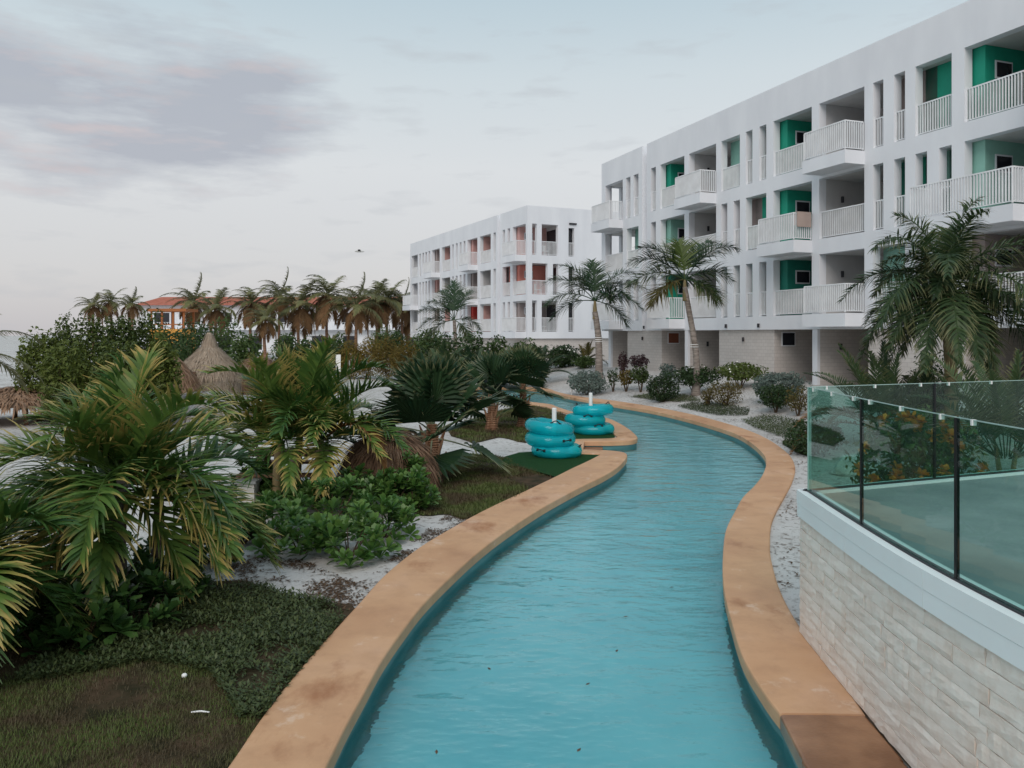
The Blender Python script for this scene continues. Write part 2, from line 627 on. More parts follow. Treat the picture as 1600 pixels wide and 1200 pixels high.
M['bushlight'] = leafmat('light_bush_leaf', (0.11, 0.155, 0.035), (0.03, 0.055, 0.015), (0.16, 0.18, 0.05), 0.6, 0.5, 0.25, 0.5)
M['olive'] = leafmat('olive_bush_leaf', (0.13, 0.115, 0.03), (0.05, 0.045, 0.015), (0.2, 0.12, 0.04), 0.5, 0.6, 0.2, 0.6)
M['purple'] = leafmat('purple_leaf', (0.07, 0.035, 0.04), (0.025, 0.012, 0.018), (0.09, 0.05, 0.04), 0.6, 0.5, 0.1, 0.5)
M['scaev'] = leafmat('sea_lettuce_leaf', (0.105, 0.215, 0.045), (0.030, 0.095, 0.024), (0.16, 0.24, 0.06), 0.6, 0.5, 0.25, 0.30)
M['scaevd'] = leafmat('sea_lettuce_leaf_painted_shade', (0.060, 0.13, 0.030), (0.016, 0.055, 0.016), (0.09, 0.15, 0.04), 0.6, 0.5, 0.2, 0.35)  # darker copy of the sea lettuce leaf, palm shade put into its colour
M['grass'] = leafmat('grass_blade', (0.130, 0.200, 0.040), (0.035, 0.065, 0.018), (0.17, 0.14, 0.06), 0.3, 0.5, 0.25, 0.6, 0.8, (0.10, 0.075, 0.04))
M['cover'] = leafmat('ground_cover_leaf', (0.105, 0.140, 0.048), (0.026, 0.042, 0.016), (0.09, 0.085, 0.03), 0.6, 0.5, 0.2, 0.5)
M['litter'] = leafmat('dry_leaf_litter', (0.16, 0.09, 0.05), (0.06, 0.035, 0.02), (0.2, 0.12, 0.06), 0.5, 0.5, 0.1, 0.9)
M['thatch'] = leafmat('grey_thatch', (0.56, 0.46, 0.36), (0.20, 0.145, 0.10), (0.44, 0.32, 0.23), 0.4, 0.7, 0.1, 0.9)
M['thatchb'] = leafmat('brown_thatch', (0.42, 0.28, 0.19), (0.12, 0.065, 0.04), (0.30, 0.16, 0.08), 0.4, 0.7, 0.1, 0.9)
M['thatchw'] = leafmat('bleached_thatch', (0.52, 0.50, 0.49), (0.22, 0.19, 0.18), (0.42, 0.38, 0.35), 0.4, 0.5, 0.1, 0.9)
M['petal_o'] = plain('orange_petal', (0.75, 0.27, 0.04), 0.6)
M['petal_w'] = plain('white_petal', (0.8, 0.8, 0.76), 0.6)
M['rooftile'] = noisy('red_roof_tile', (0.34, 0.10, 0.06), (0.44, 0.15, 0.10), 1.5, 0.8)
M['orange'] = plain('orange_paint', (0.62, 0.30, 0.06))
M['orangewood'] = plain('orange_wood', (0.34, 0.12, 0.04))
M['rock'] = noisy('pale_rock', (0.40, 0.40, 0.38), (0.66, 0.66, 0.63), 2.5, 0.9, 0.2, 0.7, 9)


# ------------------------------------------------------------------ the lazy river
def catmull(pts, n):
    out = []
    m = len(pts)
    for i in range(m - 1):
        p0, p1, p2, p3 = pts[max(i - 1, 0)], pts[i], pts[i + 1], pts[min(i + 2, m - 1)]
        for k in range(n):
            t = k / n
            out.append(tuple(0.5 * (2 * b + (c_ - a_) * t + (2 * a_ - 5 * b + 4 * c_ - d_) * t * t + (-a_ + 3 * b - 3 * c_ + d_) * t ** 3)
                             for a_, b, c_, d_ in zip(p0, p1, p2, p3)))
    out.append(tuple(pts[-1]))
    return out


def pair(i, o):
    a, b = G(*i), G(*o)
    return (a.x, a.y, b.x, b.y)


LEFT_A = [(-1.75, -3.0, -2.4, -3.0), (-1.48, 1.5, -2.14, 1.5), (-1.32, 3.6, -1.97, 3.6)] + [pair(*q) for q in (
    ((509, 1198), (355, 1199)), ((541, 1133), (400, 1133)), ((569, 1082), (438, 1082)), ((597, 1031), (480, 1031)),
    ((629, 985), (521, 985)), ((662, 943), (560, 943)), ((703, 902), (602, 897)), ((750, 860), (653, 856)),
    ((796, 826), (699, 828)), ((851, 791), (756, 797)), ((907, 761), (824, 765)), ((940, 745), (868, 744)),
    ((962, 732), (892, 732)), ((976, 719), (915, 721.5)), ((980, 711), (930, 714)), ((974.5, 706.5), (938, 709.5)),
    ((957.5, 704), (930, 708.8)), ((931, 702.5), (918, 708.6)), ((911, 702), (897, 708.5)))]
LEFT_B = [pair(*q) for q in (
    ((913, 689.4), (893, 686)), ((931, 689.4), (915, 685.5)), ((957.5, 689.4), (945, 685)), ((984, 688), (962, 683.5)),
    ((995.5, 685), (964, 682)), ((994, 680), (961, 679)), ((984, 671), (954, 673)), ((970.6, 662.5), (947, 667)),
    ((955, 655), (938, 660)), ((944, 652), (928, 655)), ((925, 648.5), (908, 650)), ((895, 643), (885, 645)),
    ((872, 636), (862, 638.5)), ((850, 630), (838, 633)))] + [(-1.2, 36.6, -1.5, 36.0), (-2.6, 38.6, -3.2, 38.3)]
RIGHT_A = [(-2.6, 42.2, -3.2, 42.6), (-0.9, 43.6, -1.1, 44.3)] + [pair(*q) for q in (
    ((846, 609), (846, 605.5)), ((872, 616), (872, 612.5)), ((900, 622), (900, 618.5)), ((924, 626), (926, 622)),
    ((960, 632), (968, 627)), ((1020, 642), (1030, 637)), ((1080, 656), (1093, 650)), ((1140, 674), (1160, 669)),
    ((1170, 689), (1200, 686)), ((1191, 707), (1230, 707)), ((1197, 722), (1242, 728)), ((1192, 740), (1238, 751)),
    ((1179, 758), (1226, 774)), ((1161, 776), (1214, 795)), ((1149, 797), (1205, 818)), ((1134, 828), (1203, 848)),
    ((1129, 874), (1205, 874)), ((1131, 920), (1219, 922)), ((1143, 971), (1247, 974)), ((1161, 1027), (1286, 1027)),
    ((1194, 1082), (1330, 1082)), ((1218, 1114), (1352, 1116)))]
RIGHT_B = [pair(*q) for q in (
    ((1219, 1117), (1354, 1119)), ((1252, 1182), (1408, 1182)), ((1262, 1200), (1422, 1200)))] + [
    (2.03, 4.2, 2.74, 4.2), (2.15, 2.0, 2.95, 2.2), (2.5, -3.0, 3.6, -3.0)]
LA, LB, RA, RB = catmull(LEFT_A, 6), catmull(LEFT_B, 6), catmull(RIGHT_A, 6), catmull(RIGHT_B, 4)


def coping(st, name):
    b = MB()
    prof = []
    for (ix, iy, ox, oy) in st:
        i, o = V((ix, iy)), V((ox, oy))
        d = (o - i)
        L = max(d.length, 0.05)
        d = d / L
        row = [(i + d * 0.035, -0.13), (i + d * 0.002, -0.125), (i, -0.02), (i + d * 0.006, -0.006), (i + d * 0.022, 0.0),
               (i + d * (L * 0.5), 0.003), (i + d * (L - 0.02), 0.0), (i + d * L, -0.012), (i + d * L, -0.22)]
        prof.append([V((q.x, q.y, z)) for q, z in row])
    n = len(prof[0])
    for r in prof:
        for q in r:
            b.vert(q)
    for k in range(len(prof) - 1):
        for j in range(n - 1):
            b.f.append((k * n + j, (k + 1) * n + j, (k + 1) * n + j + 1, k * n + j + 1))
    b.f.append(tuple(range(n)))
    b.f.append(tuple((len(prof) - 1) * n + j for j in reversed(range(n))))
    o = b.build(name, M['coping'], smooth=False)
    o['kind'] = 'structure'
    return o


coping(LA, 'pool_coping')
coping(LB, 'pool_coping')
coping(RA, 'pool_coping')
wetc = coping(RB, 'pool_coping')
wetc.data.materials.clear()
wetc.data.materials.append(M['wetcoping'])
# landing between the two points of the inlet
p1, p2 = LA[-1], LB[0]
b = MB()
ring = [V((p1[0], p1[1], 0)), V((p2[0], p2[1], 0)), V((p2[2], p2[3], 0)), V((p1[2], p1[3], 0))]
for z in (-0.004, -0.22):
    for q in ring:
        b.vert((q.x, q.y, z))
b.f += [(3, 2, 1, 0), (4, 5, 6, 7)] + [(i, (i + 1) % 4, (i + 1) % 4 + 4, i + 4) for i in range(4)]
b.build('pool_landing', M['coping'], kind='structure')

WALLIN = 0.03
inner = [(a[0], a[1]) for a in LA + LB + RA + RB]
mid = [((a[0] * 0.6 + a[2] * 0.4), (a[1] * 0.6 + a[3] * 0.4)) for a in LA + LB + RA + RB]


def offs(st, k):
    out = []
    for (ix, iy, ox, oy) in st:
        d = V((ox - ix, oy - iy))
        d.normalize()
        out.append((ix + d.x * k, iy + d.y * k))
    return out


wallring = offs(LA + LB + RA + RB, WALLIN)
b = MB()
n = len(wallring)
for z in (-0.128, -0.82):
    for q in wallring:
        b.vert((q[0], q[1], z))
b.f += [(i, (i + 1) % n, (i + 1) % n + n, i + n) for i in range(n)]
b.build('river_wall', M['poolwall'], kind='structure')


def inside(p, poly):
    x, y = p
    r = False
    j = len(poly) - 1
    for i in range(len(poly)):
        xi, yi = poly[i]
        xj, yj = poly[j]
        if (yi > y) != (yj > y) and x < (xj - xi) * (y - yi) / (yj - yi) + xi:
            r = not r
        j = i
    return r


def sheet(name, outer, holes, pts, zf, mat, kind='structure', parent=None, smooth=True):
    vs, es = [], []
    for ringp in [outer] + holes:
        s = len(vs)
        m_ = len(ringp)
        vs += [V((q[0], q[1])) for q in ringp]
        es += [(s + i, s + (i + 1) % m_) for i in range(m_)]
    vs += [V((q[0], q[1])) for q in pts if inside(q, outer)]
    v2, e2, f2, _, _, _ = delaunay_2d_cdt(vs, es, [], 0, 1e-5)
    keep = []
    for f in f2:
        c_ = sum((v2[i] for i in f), V((0, 0))) / len(f)
        if inside(c_, outer) and not any(inside(c_, h) for h in holes):
            keep.append(tuple(f))
    m_ = mesh(name, [V((q.x, q.y, zf(q.x, q.y))) for q in v2], keep, None, smooth)
    if m_.polygons and m_.polygons[0].normal.z < 0:
        m_.flip_normals()
    return ob(name, m_, mat, parent, kind=kind)


def grid(x0, x1, y0, y1, s, jit=0.0, rnd=random.Random(3)):
    out = []
    x = x0
    while x <= x1:
        y = y0
        while y <= y1:
            out.append((x + rnd.uniform(-jit, jit), y + rnd.uniform(-jit, jit)))
            y += s
        x += s
    return out


sheet('river_bed', wallring, [], grid(-12, 9, -3, 48, 1.5), lambda x, y: -0.80, M['pool'])
sheet('water', wallring, [], grid(-12, 9, -3, 48, 1.5), lambda x, y: -0.215, M['water'], smooth=False)
far = [(-900, -60), (900, -60), (900, 2500), (-900, 2500)]
gpts = grid(-24, 26, -6, 62, 0.8, 0.1) + grid(-120, 120, -50, 200, 9, 1)
sheet('sand_ground', far, [mid], gpts, zg, M['sand'])
# submerged step in the inlet
b = MB()
s0, s1 = V((p1[0], p1[1], 0)), V((p2[0], p2[1], 0))
e = V((0.5, 0.02, 0))
for z in (-0.15, -0.6):
    for q in (s0, s0 + e, s1 + e, s1):
        b.vert((q.x, q.y, z))
b.f += [(0, 1, 2, 3), (7, 6, 5, 4)] + [(i + 4, (i + 1) % 4 + 4, (i + 1) % 4, i) for i in range(4)]
b.build('river_step', M['wetstep'], kind='structure')


# ------------------------------------------------------------------ terrace with glass balustrade
TW = [V(q) for q in ((2.80, 7.79), (2.735, 6.8), (2.69, 5.95), (2.67, 5.2), (2.69, 4.4), (2.76, 3.4), (2.92, 2.2), (3.2, 0.6), (3.6, -2.5))]
TWS = [V(q) for q in catmull([tuple(q) for q in TW], 6)]
TB = [V((2.80, 7.79)), V((5.70, 8.96)), V((9.4, 10.45))]
ZC0, ZC1 = 1.135, 1.385


def along(poly, s):
    for a_, b_ in zip(poly, poly[1:]):
        L = (b_ - a_).length
        if s <= L:
            return a_ + (b_ - a_) * (s / L), (b_ - a_).normalized()
        s -= L
    return poly[-1].copy(), (poly[-1] - poly[-2]).normalized()


def plen(poly):
    return sum((b_ - a_).length for a_, b_ in zip(poly, poly[1:]))


ter = thing('terrace', 'raised curved terrace with white fascia over a pale split-stone wall beside the river', 'terrace', (2.8, 7.79, 0))


def L3(x, y, z):
    return V((x - 2.8, y - 7.79, z))


def ribbon(poly, side0, side1, z0, z1, s0=0.0, s1=None, step=0.25):
    """solid strip following poly, from offset side0 to side1 to its left"""
    s1 = plen(poly) if s1 is None else s1
    k = max(1, int((s1 - s0) / step))
    b = MB()
    for i in range(k + 1):
        p, t_ = along(poly, s0 + (s1 - s0) * i / k)
        nn = V((-t_.y, t_.x))
        for sd_, z in ((side0, z0), (side1, z0), (side1, z1), (side0, z1)):
            q = p + nn * sd_
            b.vert(L3(q.x, q.y, z))
    for i in range(k):
        for j in range(4):
            a_ = i * 4
            b.f.append((a_ + j, a_ + (j + 1) % 4, a_ + 4 + (j + 1) % 4, a_ + 4 + j))
    b.f.append((0, 3, 2, 1))
    b.f.append(tuple(k * 4 + j for j in range(4)))
    return b


# TWS runs towards the camera: its left is +x (inside); outside is negative
core = ribbon(TWS, 0.035, 0.30, -0.3, ZC0).build('mortar_bed', M['joint'], ter)
ribbon(TB, -0.30, -0.02, -0.3, ZC0).build('back_wall', M['white'], ter)
deckpoly = [tuple(q) for q in TWS] + [(9.4, -2.5)] + [tuple(q) for q in reversed(TB)][:-1]
dk = sheet('terrace_floor', deckpoly, [], [], lambda x, y: ZC1 - 0.02, M['deck'], parent=ter)
del dk['kind']
dk.location = (-2.8, -7.79, 0)
for poly, sgn, L in ((TWS, -1, plen(TWS)), (TB, 1, plen(TB))):
    s = 0.0
    while s < L - 0.05:
        e_ = min(s + 1.32, L)
        for z0, z1, off in ((ZC0, ZC0 + 0.122, 0.025), (ZC0 + 0.125, ZC1, 0.028)):
            ribbon(poly, sgn * off, -sgn * 0.16, z0, z1, s + 0.002, e_ - 0.002).build('fascia_panel', M['fascia'], ter)
        s = e_
rnd = random.Random(5)
stone_meshes = []
for Ls in (0.36, 0.50, 0.64, 0.76):
    for q in range(3):
        b = MB()
        nx, nz = 6, 3
        for j in range(nz + 1):
            for i in range(nx + 1):
                edge = i in (0, nx) or j in (0, nz)
                b.vert((Ls * i / nx + (rnd.uniform(-.004, .004) if edge else 0), -0.030 + rnd.uniform(-0.005, 0.004) + (0.004 if edge else 0),
                        0.107 * j / nz + (rnd.uniform(-.002, .002) if edge else 0)))
        for j in range(nz):
            for i in range(nx):
                a_ = j * (nx + 1) + i
                b.f.append((a_, a_ + 1, a_ + nx + 2, a_ + nx + 1))
        per = [i for i in range(nx + 1)] + [j * (nx + 1) + nx for j in range(1, nz + 1)] + [nz * (nx + 1) + i for i in range(nx - 1, -1, -1)] + [j * (nx + 1) for j in range(nz - 1, 0, -1)]
        back = [b.vert((b.v[i].x, 0.02, b.v[i].z)) for i in per]
        m_ = len(per)
        for i in range(m_):
            b.f.append((per[i], back[i], back[(i + 1) % m_], per[(i + 1) % m_]))
        me = mesh('stone', b.v, b.f)
        me.materials.append(M['limestone'])
        stone_meshes.append((Ls, me))
for crs in range(10):
    s = rnd.uniform(-0.2, 0)
    first = True
    while s < 7.3:
        Ls, me = rnd.choice(stone_meshes)
        if s < 0:
            s = 0.0
            Ls, me = stone_meshes[rnd.choice((0, 4, 7))]
        p, t_ = along(TWS, s + Ls / 2)
        nn = V((-t_.y, t_.x))
        o = ob('stone', me, None, ter)
        c_ = p + nn * 0.028 - t_ * (Ls / 2)
        o.location = L3(c_.x, c_.y, crs * 0.1128 + 0.005)
        # mesh +x follows t, mesh -y must look outside (negative side)
        o.rotation_euler = (0, 0, math.atan2(t_.y, t_.x))
        s += Ls + 0.006


def balustrade(poly, sgn, joints, label):
    g = thing('glass_balustrade', label, 'balustrade', (2.8, 7.79, ZC1))

    def sh(b):
        for q in b.v:
            q.z -= ZC1
        return b
    edges = joints
    for k in range(len(edges) - 1):
        a_, e_ = edges[k], edges[k + 1]
        pn = sh(ribbon(poly, -sgn * 0.060, -sgn * 0.072, ZC1 + 0.012, ZC1 + 1.0, a_ + 0.012, e_ - 0.012, 0.3)).build('glass_panel', M['glass'], g)
        sh(ribbon(poly, -sgn * 0.058, -sgn * 0.074, ZC1 + 1.0005, ZC1 + 1.006, a_ + 0.012, e_ - 0.012, 0.3)).build('top_edge', M['glassedge'], pn)
        for f_ in (0.12, 0.5, 0.88):
            s_ = a_ + (e_ - a_) * f_
            sh(ribbon(poly, -sgn * 0.052, -sgn * 0.080, ZC1 + 0.972, ZC1 + 1.007, s_ - 0.008, s_ + 0.008)).build('clip', M['pvc'], pn)
    for s_ in edges[:-1]:
        w = 0.012 if s_ > 0.1 else 0.006
        sh(ribbon(poly, -sgn * 0.055, -sgn * 0.077, ZC1 + 0.003, ZC1 + 1.0, max(0, s_ - w), s_ + w)).build('joint_seal', M['black'] if s_ > 0.1 else M['glassedge'], g)
    sh(ribbon(poly, -sgn * 0.045, -sgn * 0.100, ZC1 - 0.015, ZC1 + 0.011, 0, edges[-1])).build('base_channel', M['dark'], g)
    return g


balustrade(TWS, -1, [0.07, 1.44, 2.87, 4.3, 5.75, 7.2], 'green-tinted glass balustrade above the curved stone wall facing the river')
balustrade(TB, 1, [0.07, 1.72, 3.4, 5.1], 'green-tinted glass balustrade across the back of the terrace, before the flowering bush')


# ------------------------------------------------------------------ the white apartment buildings
def cells(amin, amax, zmin, zmax, holes, fn, th):
    """wall with rectangular holes; fn(a, depth, z) gives a point; only outer faces are kept"""
    A = sorted({amin, amax, *[h[0] for h in holes], *[h[1] for h in holes]})
    Z = sorted({zmin, zmax, *[h[2] for h in holes], *[h[3] for h in holes]})
    A = [a_ for a_ in A if amin <= a_ <= amax]
    Z = [z for z in Z if zmin <= z <= zmax]
    na, nz = len(A) - 1, len(Z) - 1

    def solid(i, j):
        if i < 0 or j < 0 or i >= na or j >= nz:
            return False
        ca, cz = (A[i] + A[i + 1]) / 2, (Z[j] + Z[j + 1]) / 2
        return not any(h[0] < ca < h[1] and h[2] < cz < h[3] for h in holes)
    b = MB()
    idx = {}

    def pt(i, d, j):
        k = (i, d, j)
        if k not in idx:
            idx[k] = b.vert(fn(A[i], th * d, Z[j]))
        return idx[k]
    for i in range(na):
        for j in range(nz):
            if not solid(i, j):
                continue
            b.f.append((pt(i, 0, j), pt(i, 0, j + 1), pt(i + 1, 0, j + 1), pt(i + 1, 0, j)))
            b.f.append((pt(i, 1, j), pt(i + 1, 1, j), pt(i + 1, 1, j + 1), pt(i, 1, j + 1)))
            if not solid(i - 1, j):
                b.f.append((pt(i, 0, j), pt(i, 1, j), pt(i, 1, j + 1), pt(i, 0, j + 1)))
            if not solid(i + 1, j):
                b.f.append((pt(i + 1, 0, j), pt(i + 1, 0, j + 1), pt(i + 1, 1, j + 1), pt(i + 1, 1, j)))
            if not solid(i, j - 1):
                b.f.append((pt(i, 0, j), pt(i + 1, 0, j), pt(i + 1, 1, j), pt(i, 1, j)))
            if not solid(i, j + 1):
                b.f.append((pt(i, 0, j + 1), pt(i, 1, j + 1), pt(i + 1, 1, j + 1), pt(i + 1, 0, j + 1)))
    return b


def rail_into(b, p, q, h=1.1, sp=0.105, bw=0.028, bd=0.055):
    """balustrade between two floor points: top and bottom rails and upright bars"""
    p, q = V(p), V(q)
    L = (q - p).length
    t_ = (q - p) / L
    up = V((0, 0, 1))
    b.bar(p + up * h, q + up * h, 0.05, 0.045)
    b.bar(p + up * 0.07, q + up * 0.07, 0.04, 0.03)
    k = max(2, int(L / sp))
    for i in range(k + 1):
        c_ = p + t_ * (L * i / k)
        w = bw
        a_ = t_.cross(up)
        i0 = len(b.v)
        for z in (0.02 if i in (0, k) else 0.085, h - 0.02):
            for sa, sb in ((-1, -1), (1, -1), (1, 1), (-1, 1)):
                b.vert(c_ + t_ * sa * w / 2 + a_ * sb * bd / 2 + up * z)
        for m_ in range(4):
            b.f.append((i0 + m_, i0 + (m_ + 1) % 4, i0 + 4 + (m_ + 1) % 4, i0 + 4 + m_))
    return b


TH, DEEP = 0.35, 9.0
WIN = {}


def box_part(name, par, u0, u1, d0, d1, z0, z1, mat):
    b = MB()
    b.box((-u1, d0, z0), (-u0, d1, z1))
    return b.build(name, mat, par)


def apartment(name, label, P0, ang, floors, zbase, zroof, u0, u1, bays, slots, balconies, seams, zground, end_holes=None, endface='far'):
    root = thing(name, label, 'building', (P0[0], P0[1], 0), -R(90 - ang))
    OH = 2.46
    holes = []
    for fl, a, e_, kind, mat in bays + slots:
        holes.append((a, e_, floors[fl], floors[fl] + OH))
    for a, e_ in seams:
        holes.append((a, e_, zbase, zroof))
    f = lambda a, d, z: (-a, d, z)
    cells(u0, u1, zbase, zroof, holes, f, TH).build('facade_wall', M['white'], root)
    for a, e_ in seams:
        box_part('expansion_joint_wall', root, a, e_, 0.28, 0.6, zbase, zroof - 0.4, M['white'])
    # floor slabs and roof
    for z in floors:
        box_part('floor_slab', root, u0 + 0.36, u1 - 0.36, TH, DEEP - 0.36, z - 0.62, z - 0.004, M['soffit'])
    box_part('roof_slab', root, u0 + 0.36, u1 - 0.36, TH, DEEP - 0.36, floors[-1] + OH + 0.02, zroof - 0.45, M['soffit'])
    # rear and end walls
    box_part('rear_wall', root, u0 + TH, u1 - TH, DEEP - TH, DEEP, zbase, zroof - 0.003, M['white'])
    fh = end_holes if endface == 'far' else []
    nh = end_holes if endface == 'near' else []
    cells(TH + 0.001, DEEP, zbase, zroof, fh, lambda a, d, z: (-(u1 - d), a, z), TH).build('end_wall', M['white'], root)
    cells(TH + 0.001, DEEP, zbase, zroof, nh, lambda a, d, z: (-(u0 + d), a, z), TH).build('end_wall', M['white'], root)
    for fl, a, e_, kind, mat in bays:
        z0 = floors[fl]
        z1 = z0 + OH + 0.015
        if kind == 'A':          # coloured far wall with a small window, set back behind a return
            w = box_part('loggia_wall', root, e_ - 0.42, e_ + 0.30, 0.42, 2.9, z0, z1, mat)
            fr_ = MB().box((-(e_ - 0.445), 0.85, z0 + 1.42), (-(e_ - 0.419), 1.63, z0 + 2.02))
            fr_ = fr_.build('window', M['white'], root)
            MB().box((-(e_ - 0.458), 0.91, z0 + 1.48), (-(e_ - 0.444), 1.57, z0 + 1.96)).build('pane', M['pane'], fr_)
        elif kind == 'B':
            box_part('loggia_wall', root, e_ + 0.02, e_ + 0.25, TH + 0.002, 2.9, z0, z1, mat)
            MB().tube([V((-(e_ - 0.05), 1.15, z0 + 1.55)), V((-(e_ - 0.05), 1.15, z0 + 1.80))], [0.06, 0.06], 8).build('wall_lamp', M['dark'], root)
        if kind != 'C':
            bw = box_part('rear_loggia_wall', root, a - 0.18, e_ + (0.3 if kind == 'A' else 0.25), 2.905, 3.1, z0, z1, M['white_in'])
            MB().box((-(e_ - 0.5), 2.88, z0 + 0.02), (-(a + 0.1), 2.903, z0 + 2.2)).build('sliding_door', M['pane'], bw)
        if not any(bl[0] == fl and bl[1] <= a + 0.5 and bl[2] >= e_ - 0.9 for bl in balconies):
            rail_into(MB(), (-e_ + 0.01, 0.12, z0), (-a - 0.01, 0.12, z0)).build('railing', M['rail'], root)
    for fl, a, e_, kind, mat in slots:
        z0 = floors[fl]
        box_part('back_panel', root, a - 0.75, e_ + 0.20, 0.70, 0.82, z0, z0 + OH + 0.015, mat)
        rail_into(MB(), (-e_ + 0.01, 0.12, z0), (-a - 0.01, 0.12, z0)).build('slot_railing', M['rail'], root)
    for fl, a, e_ in balconies:
        z0 = floors[fl]
        bal = box_part('balcony', root, a, e_, -0.95, -0.002, z0 - 0.52, z0 - 0.01, M['white'])
        r_ = MB()
        y = -0.89
        rail_into(r_, (-e_ + 0.06, y, z0), (-a - 0.06, y, z0))
        rail_into(r_, (-a - 0.06, y, z0), (-a - 0.06, -0.03, z0))
        rail_into(r_, (-e_ + 0.06, y, z0), (-e_ + 0.06, -0.03, z0))
        r_.build('railing', M['rail'], bal)
    return root


mods = (-9.72, 0.0, 9.72)
bays, slots = [], []
acc = {(2, -9.72): 'green', (1, -9.72): 'mint', (0, -9.72): 'taupe', (2, 0): 'teal', (1, 0): 'teal', (0, 0): 'teal', (2, 9.72): 'green', (1, 9.72): 'mint', (0, 9.72): 'green'}
acc[(2, 0)] = 'green'
acc[(1, 0)] = 'green'
SL = ((-3.57, -3.07), (-4.57, -4.07), (-5.52, -5.02), (-6.52, -6.02))
pat = {  # (floor, module): which slots merge, and the colour seen behind each
    (2, 0): [((0,), 'taupe'), ((1,), 'taupe'), ((2, 3), 'green')],
    (1, 0): [((0,), 'teal'), ((1,), 'green'), ((2,), 'mint'), ((3,), 'mint')],
    (0, 0): [((0, 1), 'mint'), ((2,), 'taupe'), ((3,), 'taupe')],
    (2, 9.72): [((0, 1), 'mint'), ((2,), 'taupe'), ((3,), 'green')],
    (1, 9.72): [((0,), 'taupe'), ((1,), 'taupe'), ((2, 3), 'green')],
    (0, 9.72): [((0,), 'teal'), ((1,), 'green'), ((2,), 'taupe'), ((3,), 'mint')],
    (2, -9.72): [((0,), 'taupe'), ((1,), 'taupe'), ((2, 3), 'green')],
    (1, -9.72): [((0,), 'teal'), ((1,), 'green'), ((2,), 'mint'), ((3,), 'mint')],
    (0, -9.72): [((0, 1), 'mint'), ((2,), 'white_in'), ((3,), 'white_in')],
}
for mo in mods:
    for fl in range(3):
        bays.append((fl, mo + 0.25, mo + 2.71, 'A', M[acc[(fl, mo)]]))
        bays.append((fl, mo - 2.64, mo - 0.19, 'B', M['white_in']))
        for ids, cname in pat[(fl, mo)]:
            a = min(SL[i][0] for i in ids) + mo
            e_ = max(SL[i][1] for i in ids) + mo
            if a > -17:
                slots.append((fl, a, e_, 's', M[cname]))
for fl in range(3):
    slots.append((fl, 12.93, 13.48, 's', M['pane']))
    if fl != 1:
        slots += [(fl, 14.93, 15.52, 's', M['white_in']), (fl, 15.91, 16.48, 's', M['white_in'])]
    else:
        slots.append((fl, 14.93, 16.40, 's', M['mint']))
    bays.append((fl, 16.89, 19.23, 'C', M['white_in']))
balc = [(2, -2.66, -0.30), (1, 0.22, 2.62), (0, -2.66, -0.30), (2, 7.06, 9.45), (0, 9.95, 12.35),
        (1, -9.47, -5.6), (2, 16.87, 19.4), (0, 16.87, 19.4), (2, -12.4, -10.0), (0, -12.4, -10.0)]
FZ = [3.71, 6.80, 9.89]
endh = []
for z in FZ:
    endh += [(0.55, 1.25, z, z + 2.46), (1.75, 2.9, z, z + 2.46)]
green_b = apartment('apartment_building', 'long white three-storey apartment block with green loggia walls and railed balconies', FA_P, FA_A,
                    FZ, 3.10, 13.85, -17.5, 19.77, bays, slots, balc, [(13.94, 14.48)], 0.7, endh, 'far')
# open ground floor: brick cores, fin walls and small windows
for a, e_ in ((2.80, 7.0), (-6.95, -2.72), (-16.6, -12.44), (12.5, 16.5)):
    box_part('brick_core', green_b, a, e_, 0.12, 6.0, 0.2, 3.098, M['basebrick'])
for mo in mods:
    w = box_part('fin_wall', green_b, mo - 0.04, mo + 0.22, 0.16, 6.0, 0.2, 3.097, M['basebrick'])
    box_part('fin_end', green_b, mo - 0.06, mo + 0.24, 0.02, 0.158, 0.2, 3.096, M['white'])
    a = mo + 2.80 if mo < 9 else 12.5
    fr_ = MB().box((-(a - 0.002), 0.50, 2.35), (-(a - 0.03), 1.25, 3.0)).build('window', M['white'], green_b)
    MB().box((-(a - 0.028), 0.55, 2.40), (-(a - 0.04), 1.20, 2.95)).build('pane', M['blind'] if mo > 9 else M['pane'], fr_)
    MB().tube([V((-(mo - 0.10), 1.2, 2.25)), V((-(mo - 0.10), 1.2, 2.5))], [0.06, 0.06], 8).build('wall_lamp', M['dark'], green_b)
box_part('ground_rear_wall', green_b, -17, 17, 6.002, 6.3, 0.2, 3.095, M['taupe'])
box_part('fin_wall', green_b, 18.55, 18.80, 0.16, 3.0, 0.2, 3.097, M['basebrick'])
box_part('fin_end', green_b, 18.52, 18.83, 0.02, 0.158, 0.2, 3.096, M['white'])
box_part('corner_column', green_b, 17.3, 17.55, 1.2, 1.5, 3.715, 12.3, M['white'])
for u in (3.7, 6.2, 14.2, -4.5):
    MB().tube([V((-u, -0.06, 3.20)), V((-u, -0.06, 3.38))], [0.055, 0.055], 8).build('bulkhead_lamp', M['dark'], green_b)
for u in (5.0, 14.6):
    MB().tube([V((-u, 0.06, 2.55)), V((-u, 0.06, 2.75))], [0.05, 0.05], 8).build('bulkhead_lamp', M['dark'], green_b)

